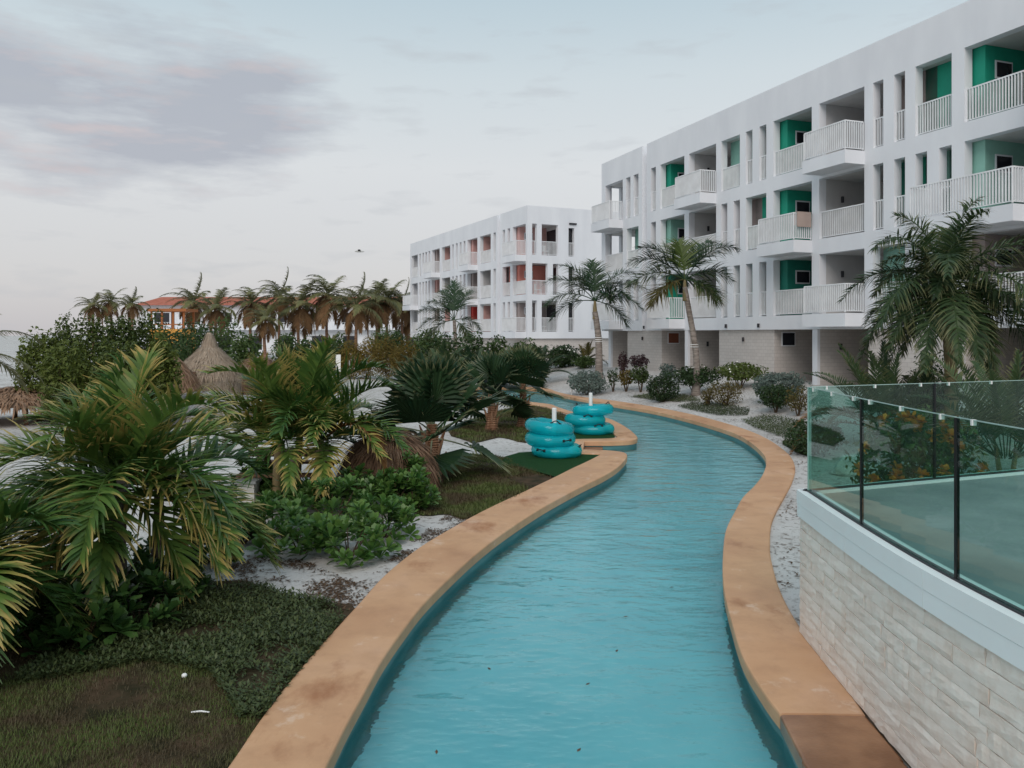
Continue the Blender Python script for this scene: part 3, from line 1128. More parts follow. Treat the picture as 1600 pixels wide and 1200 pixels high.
# the pink-accented block behind
PF = [3.10, 6.06, 9.18]
pb, ps = [], []
cols3 = ['pink', 'coral', 'taupe']
for mo in (0.03, 9.99, 19.99):
    for fl in range(3):
        cA = {0: ('pink', 'coral', 'taupe'), 1: ('pink', 'taupe', 'red'), 2: ('taupe', 'pink', 'taupe')}[int(mo // 9.9)][(2 - fl)]
        pb.append((fl, mo + 0.27, mo + 2.72, 'A', M[cA]))
        if mo > 5:
            pb.append((fl, mo - 2.75, mo - 0.30, 'B', M['pink'] if fl != 1 else M['white_in']))
        if mo < 20:
            k = 0 if mo < 5 else 2
            if fl == 1 and mo < 5:
                ps.append((fl, mo + 3.2, mo + 4.75, 's', M['coral']))
            else:
                ps.append((fl, mo + 3.22, mo + 3.72, 's', M['pink']))
                ps.append((fl, mo + 4.22, mo + 4.72, 's', M['white_in']))
            if mo > 5:
                ps.append((fl, mo + 5.22, mo + 5.75, 's', M['white_in']))
                ps.append((fl, mo + 6.28, mo + 6.78, 's', M['white_in']))
for fl in range(3):
    ps.append((fl, 6.17, 6.70, 's', M['white_in']))
    ps += [(fl, 23.25, 23.8, 's', M['pane']), (fl, 24.28, 24.85, 's', M['white_in']), (fl, 25.32, 25.8, 's', M['pane']), (fl, 26.38, 26.87, 's', M['white_in'])]
    pb.append((fl, 27.35, 29.55, 'C', M['white_in']))
pbal = [(2, 0.28, 2.9), (0, 0.28, 2.9), (2, 10.2, 12.6), (1, 10.2, 12.6), (2, 20.2, 22.8), (1, 27.2, 29.9)]
peh = []
for fl, z in enumerate(PF):
    if fl == 1:
        peh += [(0.42, 1.80, z, z + 2.46), (2.28, 2.76, z, z + 2.46)]
    else:
        peh += [(0.42, 0.85, z, z + 2.46), (1.27, 2.73, z, z + 2.46), ]
    peh += [(3.70, 4.23, z, z + 2.30)]
pink_b = apartment('apartment_building', 'white three-storey apartment block with red and pink loggia walls beyond the tall palms', (1.21, 63.0), 25.0,
                   PF, 2.55, 13.05, 0.0, 30.0, pb, ps, pbal, [(5.17, 5.78)], 0.3, peh, 'near')
box_part('brick_core', pink_b, 0.2, 29.5, 0.25, 8.5, 0.0, 2.548, M['basebrick'])
for fl, z in enumerate(PF):
    for a, e_ in ([(0.42, 1.80), (2.28, 2.76), (3.70, 4.23)] if fl == 1 else [(0.42, 0.85), (1.27, 2.73), (3.70, 4.23)]):
        rail_into(MB(), (-0.15, a + 0.01, z), (-0.15, e_ - 0.01, z)).build('railing', M['rail'], pink_b)
    MB().box((-0.45, 3.62, z), (-0.40, 4.35, z + 2.4)).build('tall_window', M['pane'], pink_b)
MB().box((0.0, 3.75, 11.75), (0.12, 4.4, 11.87)).build('wall_lamp', M['dark'], pink_b)

# towel over a balcony rail, patio chairs in the loggias
tw = MB()
tw.box((-0.195, -0.80, 0.52), (-0.165, -0.10, 1.128))
tw.box((-0.345, -0.80, 0.60), (-0.315, -0.10, 1.128))
tw.box((-0.345, -0.80, 1.128), (-0.165, -0.10, 1.145))
o = tw.build('towel', M['towel'])
o.location = (FA_P.x, FA_P.y, 6.80)
o.rotation_euler = (0, 0, -R(70))
tag(o, 'beige towel hanging over the end rail of a green loggia balcony', 'towel')


def chair_mesh(name, label, loc, rz, group):
    t_ = thing(name, label, 'chair', loc, rz, group)
    MB().box((-0.24, -0.24, 0.40), (0.24, 0.24, 0.44)).build('seat', M['pvc'], t_)
    bk = MB()
    for i in range(5):
        bk.box((-0.22 + i * 0.1, 0.22, 0.445), (-0.17 + i * 0.1, 0.25, 0.85))
    bk.box((-0.24, 0.215, 0.851), (0.24, 0.255, 0.90))
    bk.build('backrest', M['pvc'], t_)
    for sx in (-1, 1):
        for sy in (-1, 1):
            MB().bar((sx * 0.21, sy * 0.21, 0.398), (sx * 0.24, sy * 0.24, 0), 0.035).build('leg', M['pvc'], t_)
    return t_


ca, sa = math.cos(R(25)), math.sin(R(25))
for (u, d, fl, r_, lab) in ((1.0, 1.7, 0, 1.0, 'white slatted chair at the rail of the lowest corner loggia, red-accented block'), (1.7, 2.2, 0, 2.0, 'white slatted chair further inside the lowest corner loggia, red-accented block'), (1.1, 1.5, 1, 1.3, 'white slatted chair in the middle-floor red corner loggia'), (0.9, 2.0, 2, 0.6, 'white slatted chair in the top-floor corner loggia of the red-accented block')):
    x = 1.21 - sa * u + ca * d
    y = 63.0 + ca * u + sa * d
    chair_mesh('patio_chair', lab, (x, y, PF[fl]), r_, 'patio chairs in the red-accented block')


# ------------------------------------------------------------------ plants
def frond(L, az, el, n=40, ll=0.5, lw=0.045, grav=0.9, wind=(0, 0, 0), ang=58, ldroop=0.5, lift=0.25, plum=0.0, bare=0.16, seed=0, rr=0.022, seg=3, jit=0.12, lseg=12, taper=0.5):
    rn = random.Random(seed)
    d = V((math.cos(az) * math.cos(el), math.sin(az) * math.cos(el), math.sin(el)))
    wv = V(wind)
    pts, dirs = [V((0, 0, 0))], [d.copy()]
    st = L / lseg
    for k in range(lseg):
        f_ = (k + 1) / lseg
        d = (d + V((0, 0, -1)) * grav * st / L * (0.35 + 1.3 * f_) + wv * (st / L) * f_).normalized()
        pts.append(pts[-1] + d * st)
        dirs.append(d.copy())
    b = MB()
    b.tube(pts, [rr * (1 - 0.85 * k / lseg) for k in range(lseg + 1)], 4, False, 0.0)
    hz = V((-math.sin(az), math.cos(az), 0))
    for i in range(n):
        f_ = bare + (1 - bare) * (i + 0.5) / n
        x = f_ * lseg
        k = min(int(x), lseg - 1)
        p = pts[k].lerp(pts[k + 1], x - k)
        t_ = dirs[k].lerp(dirs[k + 1], x - k).normalized()
        s_ = t_.cross(V((0, 0, 1)))
        s_ = (s_ if s_.length > 0.25 else -hz).normalized()
        up = s_.cross(t_)
        g_ = (i + 0.5) / n
        pr = (0.55 + 0.45 * math.sin(math.pi * min(1, 0.15 + g_ * 1.0))) * (1 - taper * g_ ** 2.2)
        for sd_ in (-1, 1):
            l_ = ll * pr * rn.uniform(0.85, 1.1)
            an = R(ang) * (1 - 0.45 * g_) + rn.uniform(-jit, jit)
            lf = lift + rn.uniform(-jit, jit)
            if plum:
                lf += rn.uniform(-plum, plum)
            q = (t_ * math.cos(an) + s_ * sd_ * math.sin(an) + up * lf).normalized()
            nrm = (up + s_ * sd_ * -0.25).normalized()
            w_ = q.cross(nrm)
            w_ = w_.normalized() if w_.length > 1e-3 else s_
            r_ = rn.random()
            cur = p.copy()
            ids = []
            for j in range(seg + 1):
                h = j / seg
                ww = lw * (0.55, 1.0, 0.8, 0.45, 0.1)[min(4, round(h * 4))] * 0.5 if j < seg else lw * 0.05
                ids.append((b.vert(cur - w_ * ww, (h, r_)), b.vert(cur + w_ * ww, (h, r_))))
                q = (q + V((0, 0, -1)) * ldroop * (0.25 + h) / seg * 1.5 + wv * 0.35 / seg).normalized()
                cur = cur + q * (l_ / seg)
            for j in range(seg):
                b.f.append((ids[j][0], ids[j][1], ids[j + 1][1], ids[j + 1][0]))
    return b


def fan_leaf(az, el, pet, Rad, seed=0, nseg=22, spread=205, grav=0.35, fold=0.05, blade_tilt=0.0, roll=0.0):
    """petiole mesh and pleated blade mesh"""
    rn = random.Random(seed)
    d = V((math.cos(az) * math.cos(el), math.sin(az) * math.cos(el), math.sin(el)))
    pts = [V((0, 0, 0))]
    for k in range(6):
        d = (d + V((0, 0, -1)) * grav * 0.12).normalized()
        pts.append(pts[-1] + d * pet / 6)
    pb_ = MB()
    pb_.tube(pts, [0.022 - 0.010 * k / 6 for k in range(7)], 5, True, 0.1)
    hub = pts[-1]
    t_ = d
    s_ = t_.cross(V((0, 0, 1)))
    s_ = s_.normalized() if s_.length > 0.1 else V((-math.sin(az), math.cos(az), 0))
    up = s_.cross(t_).normalized()
    if blade_tilt:
        q = Matrix.Rotation(blade_tilt, 3, s_)
        t_, up = q @ t_, q @ up
    if roll:
        q = Matrix.Rotation(roll, 3, t_)
        s_, up = q @ s_, q @ up
    b = MB()
    b.vert(hub, (0, 0.5))
    n2 = nseg * 2
    r1 = []
    for i in range(n2 + 1):
        a_ = R(spread) * (i / n2 - 0.5)
        dr = (t_ * math.cos(a_) + s_ * math.sin(a_))
        z = fold * (1 if i % 2 else -1) * Rad * 0.5
        cup = 0.10 * abs(math.sin(a_)) * Rad
        r1.append(b.vert(hub + dr * Rad * 0.62 + up * (z * 0.6 + cup), (0.6, (i % 7) / 7)))
    for i in range(n2):
        b.f.append((0, r1[i], r1[i + 1]))
    for i in range(nseg):
        a_ = R(spread) * ((2 * i + 1) / n2 - 0.5)
        dr = (t_ * math.cos(a_) + s_ * math.sin(a_))
        le = Rad * rn.uniform(0.93, 1.06) * (1 - 0.14 * abs(math.sin(a_ / 2)))
        tip = hub + dr * le + up * (0.12 * abs(math.sin(a_)) * Rad) + V((0, 0, -1)) * Rad * rn.uniform(0.03, 0.13)
        k = b.vert(tip, (1.0, rn.random()))
        b.f.append((r1[2 * i], k, r1[2 * i + 1]))
        b.f.append((r1[2 * i + 1], k, r1[2 * i + 2]))
    return pb_, b


def trunk_mesh(path, r0, r1, rings=0.0, n=10, swell=0.0):
    pts = catmull([tuple(q) for q in path], 8)
    pts = [V(q) for q in pts]
    m_ = len(pts)
    fine = []
    rad = []
    sub = 3 if rings else 1
    for k in range(m_ - 1):
        for j in range(sub):
            fine.append(pts[k].lerp(pts[k + 1], j / sub))
    fine.append(pts[-1])
    for k in range(len(fine)):
        f_ = k / (len(fine) - 1)
        rr = r0 + (r1 - r0) * f_ + swell * math.exp(-f_ * 9)
        if rings:
            rr *= 1 + rings * (1 if k % 2 else -1)
        rad.append(rr)
    return MB().tube(fine, rad, n)


def palm(name, label, base, trunks, fr, group=None, tmat='trunk', rnds=0.03):
    """trunks: list of (path offsets, r0, r1); fr: list of (top, az, el, kwargs, material, shaft)"""
    t_ = thing(name, label, 'palm tree', base, group=group)
    for path, r0, r1, sw in trunks:
        trunk_mesh(path, r0, r1, rnds, 10, sw).build('trunk', M[tmat], t_, True)
    for top, az, el, kw, mt in fr:
        frond(az=az, el=el, **kw).build('frond', M[mt], t_, loc=top)
    return t_


GA = 2.39996


def crown(top, cnt, L, elhi, ello, mat, seed, dry=0, drymat='rust', az0=0.0, **kw):
    rn = random.Random(seed)
    out = []
    for i in range(cnt):
        f_ = i / max(1, cnt - 1)
        el = R(elhi + (ello - elhi) * f_ ** 0.8 + rn.uniform(-7, 7))
        k = dict(kw)
        k['L'] = L * rn.uniform(0.88, 1.08) * (0.8 if f_ < 0.12 else 1)
        k['seed'] = seed * 100 + i
        mt = drymat if i >= cnt - dry else mat
        if mt == drymat:
            k['grav'] = kw.get('grav', 0.9) * 1.6
        out.append((top, az0 + i * GA + rn.uniform(-0.25, 0.25), el, k, mt))
    return out


WIND = (-0.25, 0.05, 0)
ADO = dict(n=44, ll=0.66, lw=0.046, grav=1.55, wind=WIND, ang=50, ldroop=0.6, lift=0.45, plum=0.3, bare=0.12, rr=0.018, seg=4, jit=0.22, taper=0.35)
# big yellow-tipped palm in the foreground
b0 = GP(178, 945)
tp1, tp2, tp3 = V((-0.10, 0.10, 1.30)), V((0.12, -0.05, 1.42)), V((0.30, 0.42, 1.20))
palm('christmas_palm', 'large bushy palm with yellow leaf tips rising from dark shrubs beside the lawn', b0,
     [([V((-0.06, 0.05, 0)), V((-0.09, 0.08, 0.7)), tp1], 0.085, 0.06, 0.03), ([V((0.10, 0, 0)), V((0.06, 0, 0.6)), tp2], 0.085, 0.055, 0.03),
      ([V((0.22, 0.4, 0)), V((0.30, 0.42, 0.6)), tp3], 0.07, 0.05, 0.02)],
     crown(tp1, 14, 1.65, 86, -18, 'adonidia', 11, **ADO) + crown(tp2, 15, 1.7, 82, -20, 'adonidia', 12, az0=1.0, **ADO) + crown(tp3, 8, 1.6, 68, -8, 'adonidia', 13, az0=2.2, **ADO))
# second palm with an orange frond, behind the broad-leaved shrub
b1 = GP(462, 780)
q1, q2, q3 = V((-0.30, 0, 1.05)), V((0.05, 0.1, 1.15)), V((0.45, 0, 1.05))
ADO2 = dict(ADO, ll=0.72, lw=0.056, n=46, seg=3, grav=1.45)
pl = palm('christmas_palm', 'three-stemmed palm with one orange dying frond above the broad-leaved shrubs', b1,
          [([V((-0.33, 0, 0)), V((-0.33, 0, 0.5)), q1], 0.10, 0.06, 0.03), ([V((-0.05, 0.1, 0)), V((0, 0.1, 0.5)), q2], 0.09, 0.06, 0.03),
           ([V((0.36, 0, 0)), V((0.42, 0, 0.5)), q3], 0.10, 0.06, 0.03)],
          crown(q1, 13, 2.0, 82, 18, 'adonidia', 21, **ADO2) + crown(q2, 12, 2.1, 86, 30, 'adonidia', 22, az0=0.6, **ADO2) + crown(q3, 14, 1.95, 76, 8, 'adonidia', 23, az0=1.5, **ADO2), tmat='shaft')
frond(1.9, R(-28), R(50), n=46, ll=0.36, lw=0.05, grav=3.4, wind=(0, 0, 0), ldroop=0.5, lift=0.1, seed=77, seg=3).build('frond', M['rust'], pl, loc=q3 + V((0.15, -0.35, 0.05)))['label'] = 'orange dying frond'
# palm half out of view by the lawn
b2 = AT(-60, 7.0)
palm('christmas_palm', 'palm whose yellowing drooping fronds hang over the edge of the lawn', b2,
     [([V((0, 0, 0)), V((0.02, 0, 0.5)), V((0, 0, 1.0))], 0.085, 0.055, 0.03)],
     crown(V((0, 0, 1.0)), 13, 1.35, 60, -35, 'adonidia', 31, **dict(ADO, wind=(0, 0, 0))))

# tall palms on the bank
ROY = dict(n=66, ll=1.3, lw=0.055, grav=1.35, wind=(-0.05, 0, 0), ang=58, ldroop=0.6, lift=0.05, plum=0.5, bare=0.22, rr=0.03, seg=3, taper=0.45)
pa = GP(933, 592)
hA = EYE + (HOR - 470) * pa.y / FPX - pa.z
tA = V((-0.12, 0, hA))
trA = [([V((0.1, 0, 0)), V((0.08, 0, hA * 0.5)), tA - V((0, 0, 0.6))], 0.21, 0.15, 0.06)]
t_ = palm('royal_palm', 'slender tall palm with feathery crown beside the corner of the green-accented block', pa, trA,
          [(tA, R(a_), R(e_), dict(ROY, L=l_, seed=i), 'royal') for i, (a_, e_, l_) in enumerate((
              (95, 82, 2.4), (170, 68, 2.9), (15, 60, 3.0), (182, 50, 3.2), (-8, 44, 3.1), (196, 28, 3.1), (-20, 22, 2.9), (178, 8, 2.8), (-25, -8, 2.4), (120, 60, 2.6), (60, 35, 2.6), (-45, 35, 2.5)))])
trunk_mesh([tA - V((-0.02, 0, 1.0)), tA - V((0, 0, 0.4)), tA], 0.155, 0.06, 0).build('crownshaft', M['shaft'], t_, True)
for zz in (2.05, 2.16, 2.27):
    MB().tube([V((0.09 + 0.19 * math.cos(k * 0.5236), 0.19 * math.sin(k * 0.5236), zz)) for k in range(13)], [0.022] * 13, 5, False).build('rope_band', M['pvc'], t_)
pb2 = GP(1087, 618)
hB = EYE + (HOR - 437) * pb2.y / FPX - pb2.z
xB = (1070 - 1087) / FPX * pb2.y
tB = V((xB, 0, hB))
t_ = palm('royal_palm', 'leaning tall palm with bright new shoot in front of the green loggias', pb2,
          [([V((0, 0, 0)), V((0.02, 0, hB * 0.35)), V((xB * 0.75, 0, hB * 0.8)), tB - V((0, 0, 0.3))], 0.14, 0.10, 0.08)],
          [(tB, R(a_), R(e_), dict(ROY, L=l_, seed=40 + i), mt) for i, (a_, e_, l_, mt) in enumerate((
              (100, 80, 1.8, 'bushlight'), (35, 66, 2.6, 'royal'), (5, 58, 2.8, 'royal'), (168, 62, 2.5, 'royal'), (178, 48, 2.7, 'royal'), (190, 26, 2.7, 'foxtail'), (-12, 32, 2.1, 'royal'),
              (210, -2, 2.2, 'olive'), (-40, -5, 1.8, 'foxtail'), (80, 30, 2.0, 'royal'), (-10, -5, 1.9, 'royal')))])
trunk_mesh([tB - V((-0.02, 0, 0.9)), tB - V((0, 0, 0.4)), tB], 0.12, 0.05, 0).build('crownshaft', M['shaft'], t_, True)
for zz in (2.05, 2.15):
    MB().tube([V((-0.06 + 0.165 * math.cos(k * 0.5236), 0.165 * math.sin(k * 0.5236), zz)) for k in range(13)], [0.016] * 13, 5, False).build('rope_band', M['pvc'], t_)
# foxtail palm behind the terrace
FOX = dict(n=72, ll=0.80, lw=0.046, grav=1.7, wind=(-0.15, 0, 0), ang=64, ldroop=0.8, lift=0.05, plum=0.75, bare=0.16, rr=0.03, seg=3, taper=0.5)
pc = AT(1487, 20.0)
hC = EYE + (HOR - 440) * 20 / FPX - pc.z
tC = V((-0.22, 0, hC))
tC2 = V((0.16, 0.25, hC - 0.25))
t_ = palm('foxtail_palm', 'twin-stemmed bushy foxtail palm behind the glass terrace', pc,
          [([V((-0.05, 0, 0)), V((-0.05, 0, hC * 0.5)), tC], 0.155, 0.10, 0.05), ([V((0.20, 0.25, 0)), V((0.16, 0.25, hC * 0.5)), tC2], 0.13, 0.09, 0.04)],
          crown(tC, 22, 2.95, 84, -30, 'foxtail', 51, **FOX) + crown(tC2, 16, 2.6, 70, -32, 'foxtail', 52, az0=0.8, **FOX), tmat='shaft')
# palm before the far block
pd = AT(712, 54)
hD = EYE + (HOR - 500) * 54 / FPX - pd.z
tD = V((-0.1, 0, hD))
palm('royal_palm', 'wind-bent palm standing before the red and pink loggias', pd, [([V((0, 0, 0)), V((0, 0, hD * 0.5)), tD], 0.16, 0.10, 0.05)],
     [(tD, R(a_), R(e_), dict(ROY, L=l_, seed=60 + i, wind=(-0.3, 0, 0)), mt) for i, (a_, e_, l_, mt) in enumerate((
         (80, 80, 2.9, 'royal'), (40, 68, 2.8, 'royal'), (150, 60, 2.6, 'royal'), (175, 45, 2.7, 'royal'), (190, 20, 2.5, 'foxtail'), (200, -5, 2.3, 'foxtail'), (-10, 15, 2.0, 'foxtail'), (-30, -20, 1.9, 'foxtail'), (120, 70, 2.9, 'royal')))])

# fan palms by the tubes
for k, (px, py, d_, hgt, sc_, lab, sd0, nl) in enumerate((
        (675, 742, None, 0.85, 1.25, 'stout fan palm with stiff pleated leaves on the lawn nearest the brown thatch', 3, 20),
        (768, 672, None, 1.15, 1.05, 'fan palm standing between two other fan palms behind the paved path', 4, 16),
        (817, 668, None, 1.45, 1.0, 'fan palm with reddish leaf bases beside the stacked tubes', 6, 16))):
    pos = GP(px, py)
    t_ = thing('fan_palm', lab, 'palm tree', pos)
    hgt *= sc_
    trunk_mesh([V((0, 0, 0)), V((0.01, 0, hgt * 0.5)), V((0, 0, hgt))], 0.17 * sc_, 0.085 * sc_, 0.10, 9, 0.08).build('trunk', M['fibre'], t_)
    rn = random.Random(sd0)
    for i in range(10):       # old leaf bases
        a_ = i * GA
        z = 0.15 + 0.06 * i
        q = V((math.cos(a_), math.sin(a_), 0))
        MB().tube([q * 0.12 * sc_ + V((0, 0, z)), q * 0.20 * sc_ + V((0, 0, z + 0.22)), q * 0.24 * sc_ + V((0, 0, z + 0.34))], [0.05, 0.03, 0.012], 5).build('leaf_base', M['fibre'], t_)
    for i in range(nl):
        f_ = i / (nl - 1)
        el = R(86 - 98 * f_ ** 1.2 + rn.uniform(-6, 6))
        a_ = i * GA + sd0 + rn.uniform(-0.2, 0.2)
        pm_, bm_ = fan_leaf(a_, el, (0.45 + 0.28 * f_) * sc_, rn.uniform(0.78, 0.92) * sc_, sd0 * 50 + i, blade_tilt=rn.uniform(-0.35, 0.5), roll=rn.uniform(-0.7, 0.7))
        lf = bm_.build('fan_leaf', M['fan'], t_, loc=(0, 0, hgt * (0.98 - 0.28 * f_)))
        pm_.build('petiole', M['petiole'], lf)


# --------------------------------------------------- shrubs
def leaf_cloud(rx, ry, rz, n, size, seed, lumps=26, asp=0.45, lump_r=0.42, up=0.3, fill=0.25):
    """lumpy crown of leaves resting on z = 0"""
    rn = random.Random(seed)
    cs = []
    for i in range(lumps):
        z = 1 - 2 * (i + 0.5) / lumps
        a_ = i * GA
        r_ = math.sqrt(1 - z * z)
        k = rn.uniform(0.55, 0.82)
        cs.append((V((r_ * math.cos(a_) * k, r_ * math.sin(a_) * k, z * k)), lump_r * rn.uniform(0.75, 1.25)))
    b = MB()
    S = V((rx, ry, rz))
    for i in range(n):
        c_, lr = rn.choice(cs)
        d = V((rn.gauss(0, 1), rn.gauss(0, 1), rn.gauss(0, 1))).normalized()
        rad = lr * (rn.uniform(0.2, 1) if rn.random() < fill else rn.uniform(0.82, 1.06))
        q = c_ + d * rad
        p = V((q.x * S.x, q.y * S.y, (q.z + 1) * S.z))
        if p.z < 0.02:
            p.z = rn.uniform(0.02, 0.15)
        nrm = (d * 0.8 + V((rn.gauss(0, .6), rn.gauss(0, .6), rn.gauss(0, .6) + up))).normalized()
        t_ = nrm.cross(V((rn.gauss(0, 1), rn.gauss(0, 1), rn.gauss(0, 1)))).normalized()
        w_ = nrm.cross(t_)
        s_ = size * rn.uniform(0.7, 1.3)
        r_ = rn.random()
        i0 = len(b.v)
        b.vert(p - t_ * s_ * 0.5, (0, r_))
        b.vert(p + w_ * s_ * asp * 0.5 + nrm * s_ * 0.08, (0.5, r_))
        b.vert(p + t_ * s_ * 0.5, (1, r_))
        b.vert(p - w_ * s_ * asp * 0.5 + nrm * s_ * 0.08, (0.5, r_))
        b.f.append((i0, i0 + 1, i0 + 2, i0 + 3))
    return b


def stems(h, k, spread, seed, r=0.025):
    rn = random.Random(seed)
    b = MB()
    for i in range(k):
        a_ = i * GA
        q = V((math.cos(a_), math.sin(a_), 0)) * spread * rn.uniform(0.4, 1)
        b.tube([q * 0.12, q * 0.5 + V((0, 0, h * 0.4)), q + V((0, 0, h))], [r, r * 0.8, r * 0.4], 5)
    return b


def bush(name, label, cat, pos, w, h, mat, leaf, n, seed, group=None, dy=None, lift=0.0, flowers=None, **kw):
    t_ = thing(name, label, cat, pos, group=group)
    stems(h * 0.7, 5, w * 0.3, seed).build('stem', M['stem'], t_)
    leaf_cloud(w / 2, (dy or w) / 2, (h - lift) / 2, n, leaf, seed, **kw).build('crown', M[mat], t_, loc=(0, 0, lift))
    if flowers:
        fm, fn, fs = flowers
        rn = random.Random(seed + 9)
        b = MB()
        for i in range(fn):
            z = rn.uniform(-0.1, 0.95)
            a_ = rn.uniform(0, 6.28)
            r_ = math.sqrt(1 - z * z)
            c_ = V((r_ * math.cos(a_) * w / 2, r_ * math.sin(a_) * (dy or w) / 2, lift + (z + 1) * (h - lift) / 2)) * rn.uniform(0.9, 1.02)
            for j in range(5):
                q = a_ + j * 1.2566
                d = V((math.cos(q), math.sin(q) * 0.6 - 0.3, 0.5 + math.sin(q) * 0.4)).normalized()
                s_ = d.cross(V((0, 0, 1))).normalized()
                i0 = len(b.v)
                b.vert(c_)
                b.vert(c_ + d * fs * 0.6 + s_ * fs * 0.35)
                b.vert(c_ + d * fs)
                b.vert(c_ + d * fs * 0.6 - s_ * fs * 0.35)
                b.f.append((i0, i0 + 1, i0 + 2, i0 + 3))
        b.build('blossoms', M[fm], t_, kind='stuff')
    return t_


def pxbush(name, label, x0, x1, ytop, ybase, mat, leaf, n, seed, d=None, group=None, cat='shrub', **kw):
    cx = (x0 + x1) / 2
    pos = GP(cx, ybase) if d is None else AT(cx, d)
    w = (x1 - x0) / FPX * pos.y
    h = EYE - (ytop - HOR) / FPX * pos.y - pos.z
    return bush(name, label, cat, pos, w, h, mat, leaf, n, seed, group, **kw)


# right bank
pxbush('round_shrub', 'silvery round shrub at the water end of the bank below the slender palm', 884, 952, 577, 617, 'silver', 0.12, 3000, 1, lumps=40, lump_r=0.3)
pxbush('round_shrub', 'dark green round shrub left of the leaning palm', 1009, 1062, 582, 628, 'bushdark', 0.10, 2600, 2, lumps=34, lump_r=0.3)
pxbush('round_shrub', 'large silvery clipped shrub behind a green bush near the terrace', 1172, 1262, 578, 628, 'silver', 0.10, 4500, 3, lumps=60, lump_r=0.24, dy=2.0)
pxbush('leafy_shrub', 'green bush in front of the large silvery shrub', 1184, 1240, 600, 645, 'bushdark', 0.10, 1800, 4, lift=0.15)
pxbush('leafy_shrub', 'reddish twiggy bush beside the large silvery shrub', 1228, 1266, 605, 650, 'olive', 0.09, 700, 5, lift=0.1, lumps=14)
pxbush('flowering_shrub', 'dark leafy shrub with white flowers around the leaning palm trunk', 1050, 1122, 572, 616, 'bushdark', 0.14, 1700, 6, lift=0.35, flowers=('petal_w', 14, 0.07))
pxbush('flowering_shrub', 'light green shrub with white blossoms against the pale brick wall', 1118, 1196, 566, 606, 'bushlight', 0.15, 1500, 7, lift=0.3, flowers=('petal_w', 12, 0.08))
pxbush('leafy_shrub', 'olive and yellowish bush below the white-blossomed shrub', 1108, 1162, 592, 634, 'olive', 0.08, 1500, 8, lumps=18)
pxbush('leafy_shrub', 'small yellowing bush right of the leaning palm trunk', 1095, 1118, 602, 634, 'olive', 0.08, 500, 9, lumps=10)
pxbush('leafy_shrub', 'yellow-green shrub beside the bare purple shrub', 965, 992, 578, 612, 'gold', 0.13, 500, 10, lift=0.3, lumps=10)
pxbush('leafy_shrub', 'loose green shrub between yellow shrub and dark round shrub', 986, 1016, 572, 613, 'bushlight', 0.14, 700, 11, lift=0.35, lumps=12)
pxbush('purple_shrub', 'dark purple-leaved shrub against the pale brick wall', 982, 1014, 554, 596, 'purple', 0.16, 420, 12, lift=0.7, lumps=10)
pxbush('purple_shrub', 'narrow reddish-purple shrub at the corner column', 966, 982, 548, 592, 'purple', 0.16, 320, 13, lift=0.2, lumps=10)
pxbush('leafy_shrub', 'small grey-green shrub in front of the dark ground-floor bay', 1030, 1058, 567, 602, 'silver', 0.13, 500, 14, lift=0.3, lumps=12)
pxbush('flowering_shrub', 'broad green shrub with white blossoms below the far block', 852, 906, 540, 582, 'bushdark', 0.22, 1700, 15, d=52, flowers=('petal_w', 16, 0.14))
pxbush('leafy_shrub', 'low bright green shrub right of the white-blossomed one', 895, 932, 556, 586, 'hedge', 0.18, 900, 16, d=50)
pxbush('leafy_shrub', 'scrawny dark shrub between silvery round shrub and slender palm', 948, 968, 576, 612, 'bushdark', 0.12, 300, 17, lift=0.3, lumps=8)

# behind the terrace
o = bush('flowering_bush', 'leafy bush with orange flower heads seen through the terrace glass', 'bush', AT(1432, 12.0), 1.85, 1.85, 'bushlight', 0.12, 3000, 18, lift=0.1, dy=1.3)
rn = random.Random(8)
for i in range(26):
    a_ = rn.uniform(3.3, 6.2)
    z = rn.uniform(-0.55, 0.9)
    r_ = math.sqrt(1 - z * z)
    c_ = V((r_ * math.cos(a_) * 0.93, r_ * math.sin(a_) * 0.66, 0.1 + (z + 1) * 0.875))
    b = MB()
    for j in range(16):
        q = V((rn.gauss(0, 1), rn.gauss(0, 1) - 0.6, rn.gauss(0, 1) + 0.3)).normalized()
        s_ = q.cross(V((rn.random(), 0.3, 1))).normalized()
        k = len(b.v)
        f_ = 0.12
        for w_ in (c_, c_ + q * f_ * 0.7 + s_ * 0.035, c_ + q * f_, c_ + q * f_ * 0.7 - s_ * 0.035):
            b.vert(w_)
        b.f.append((k, k + 1, k + 2, k + 3))
    b.build('flower_head', M['petal_o'], o)
pxbush('leafy_shrub', 'small dark shrub on sand seen through the left terrace glass', 1288, 1316, 662, 702, 'bushdark', 0.09, 700, 19, lift=0.05)
bush('leafy_shrub', 'dark round shrub behind the foxtail palm trunk', 'shrub', AT(1462, 22.5), 1.5, 2.0, 'bushdark', 0.10, 1800, 20)
bush('leafy_shrub', 'dense dark shrub filling the corner behind the terrace glass', 'shrub', AT(1268, 19.5), 1.3, 0.9, 'bushdark', 0.10, 1400, 23)
ARE = dict(n=34, ll=0.45, lw=0.04, grav=1.0, wind=(-0.05, 0, 0), ang=52, ldroop=0.4, lift=0.35, bare=0.2, rr=0.014, seg=3)


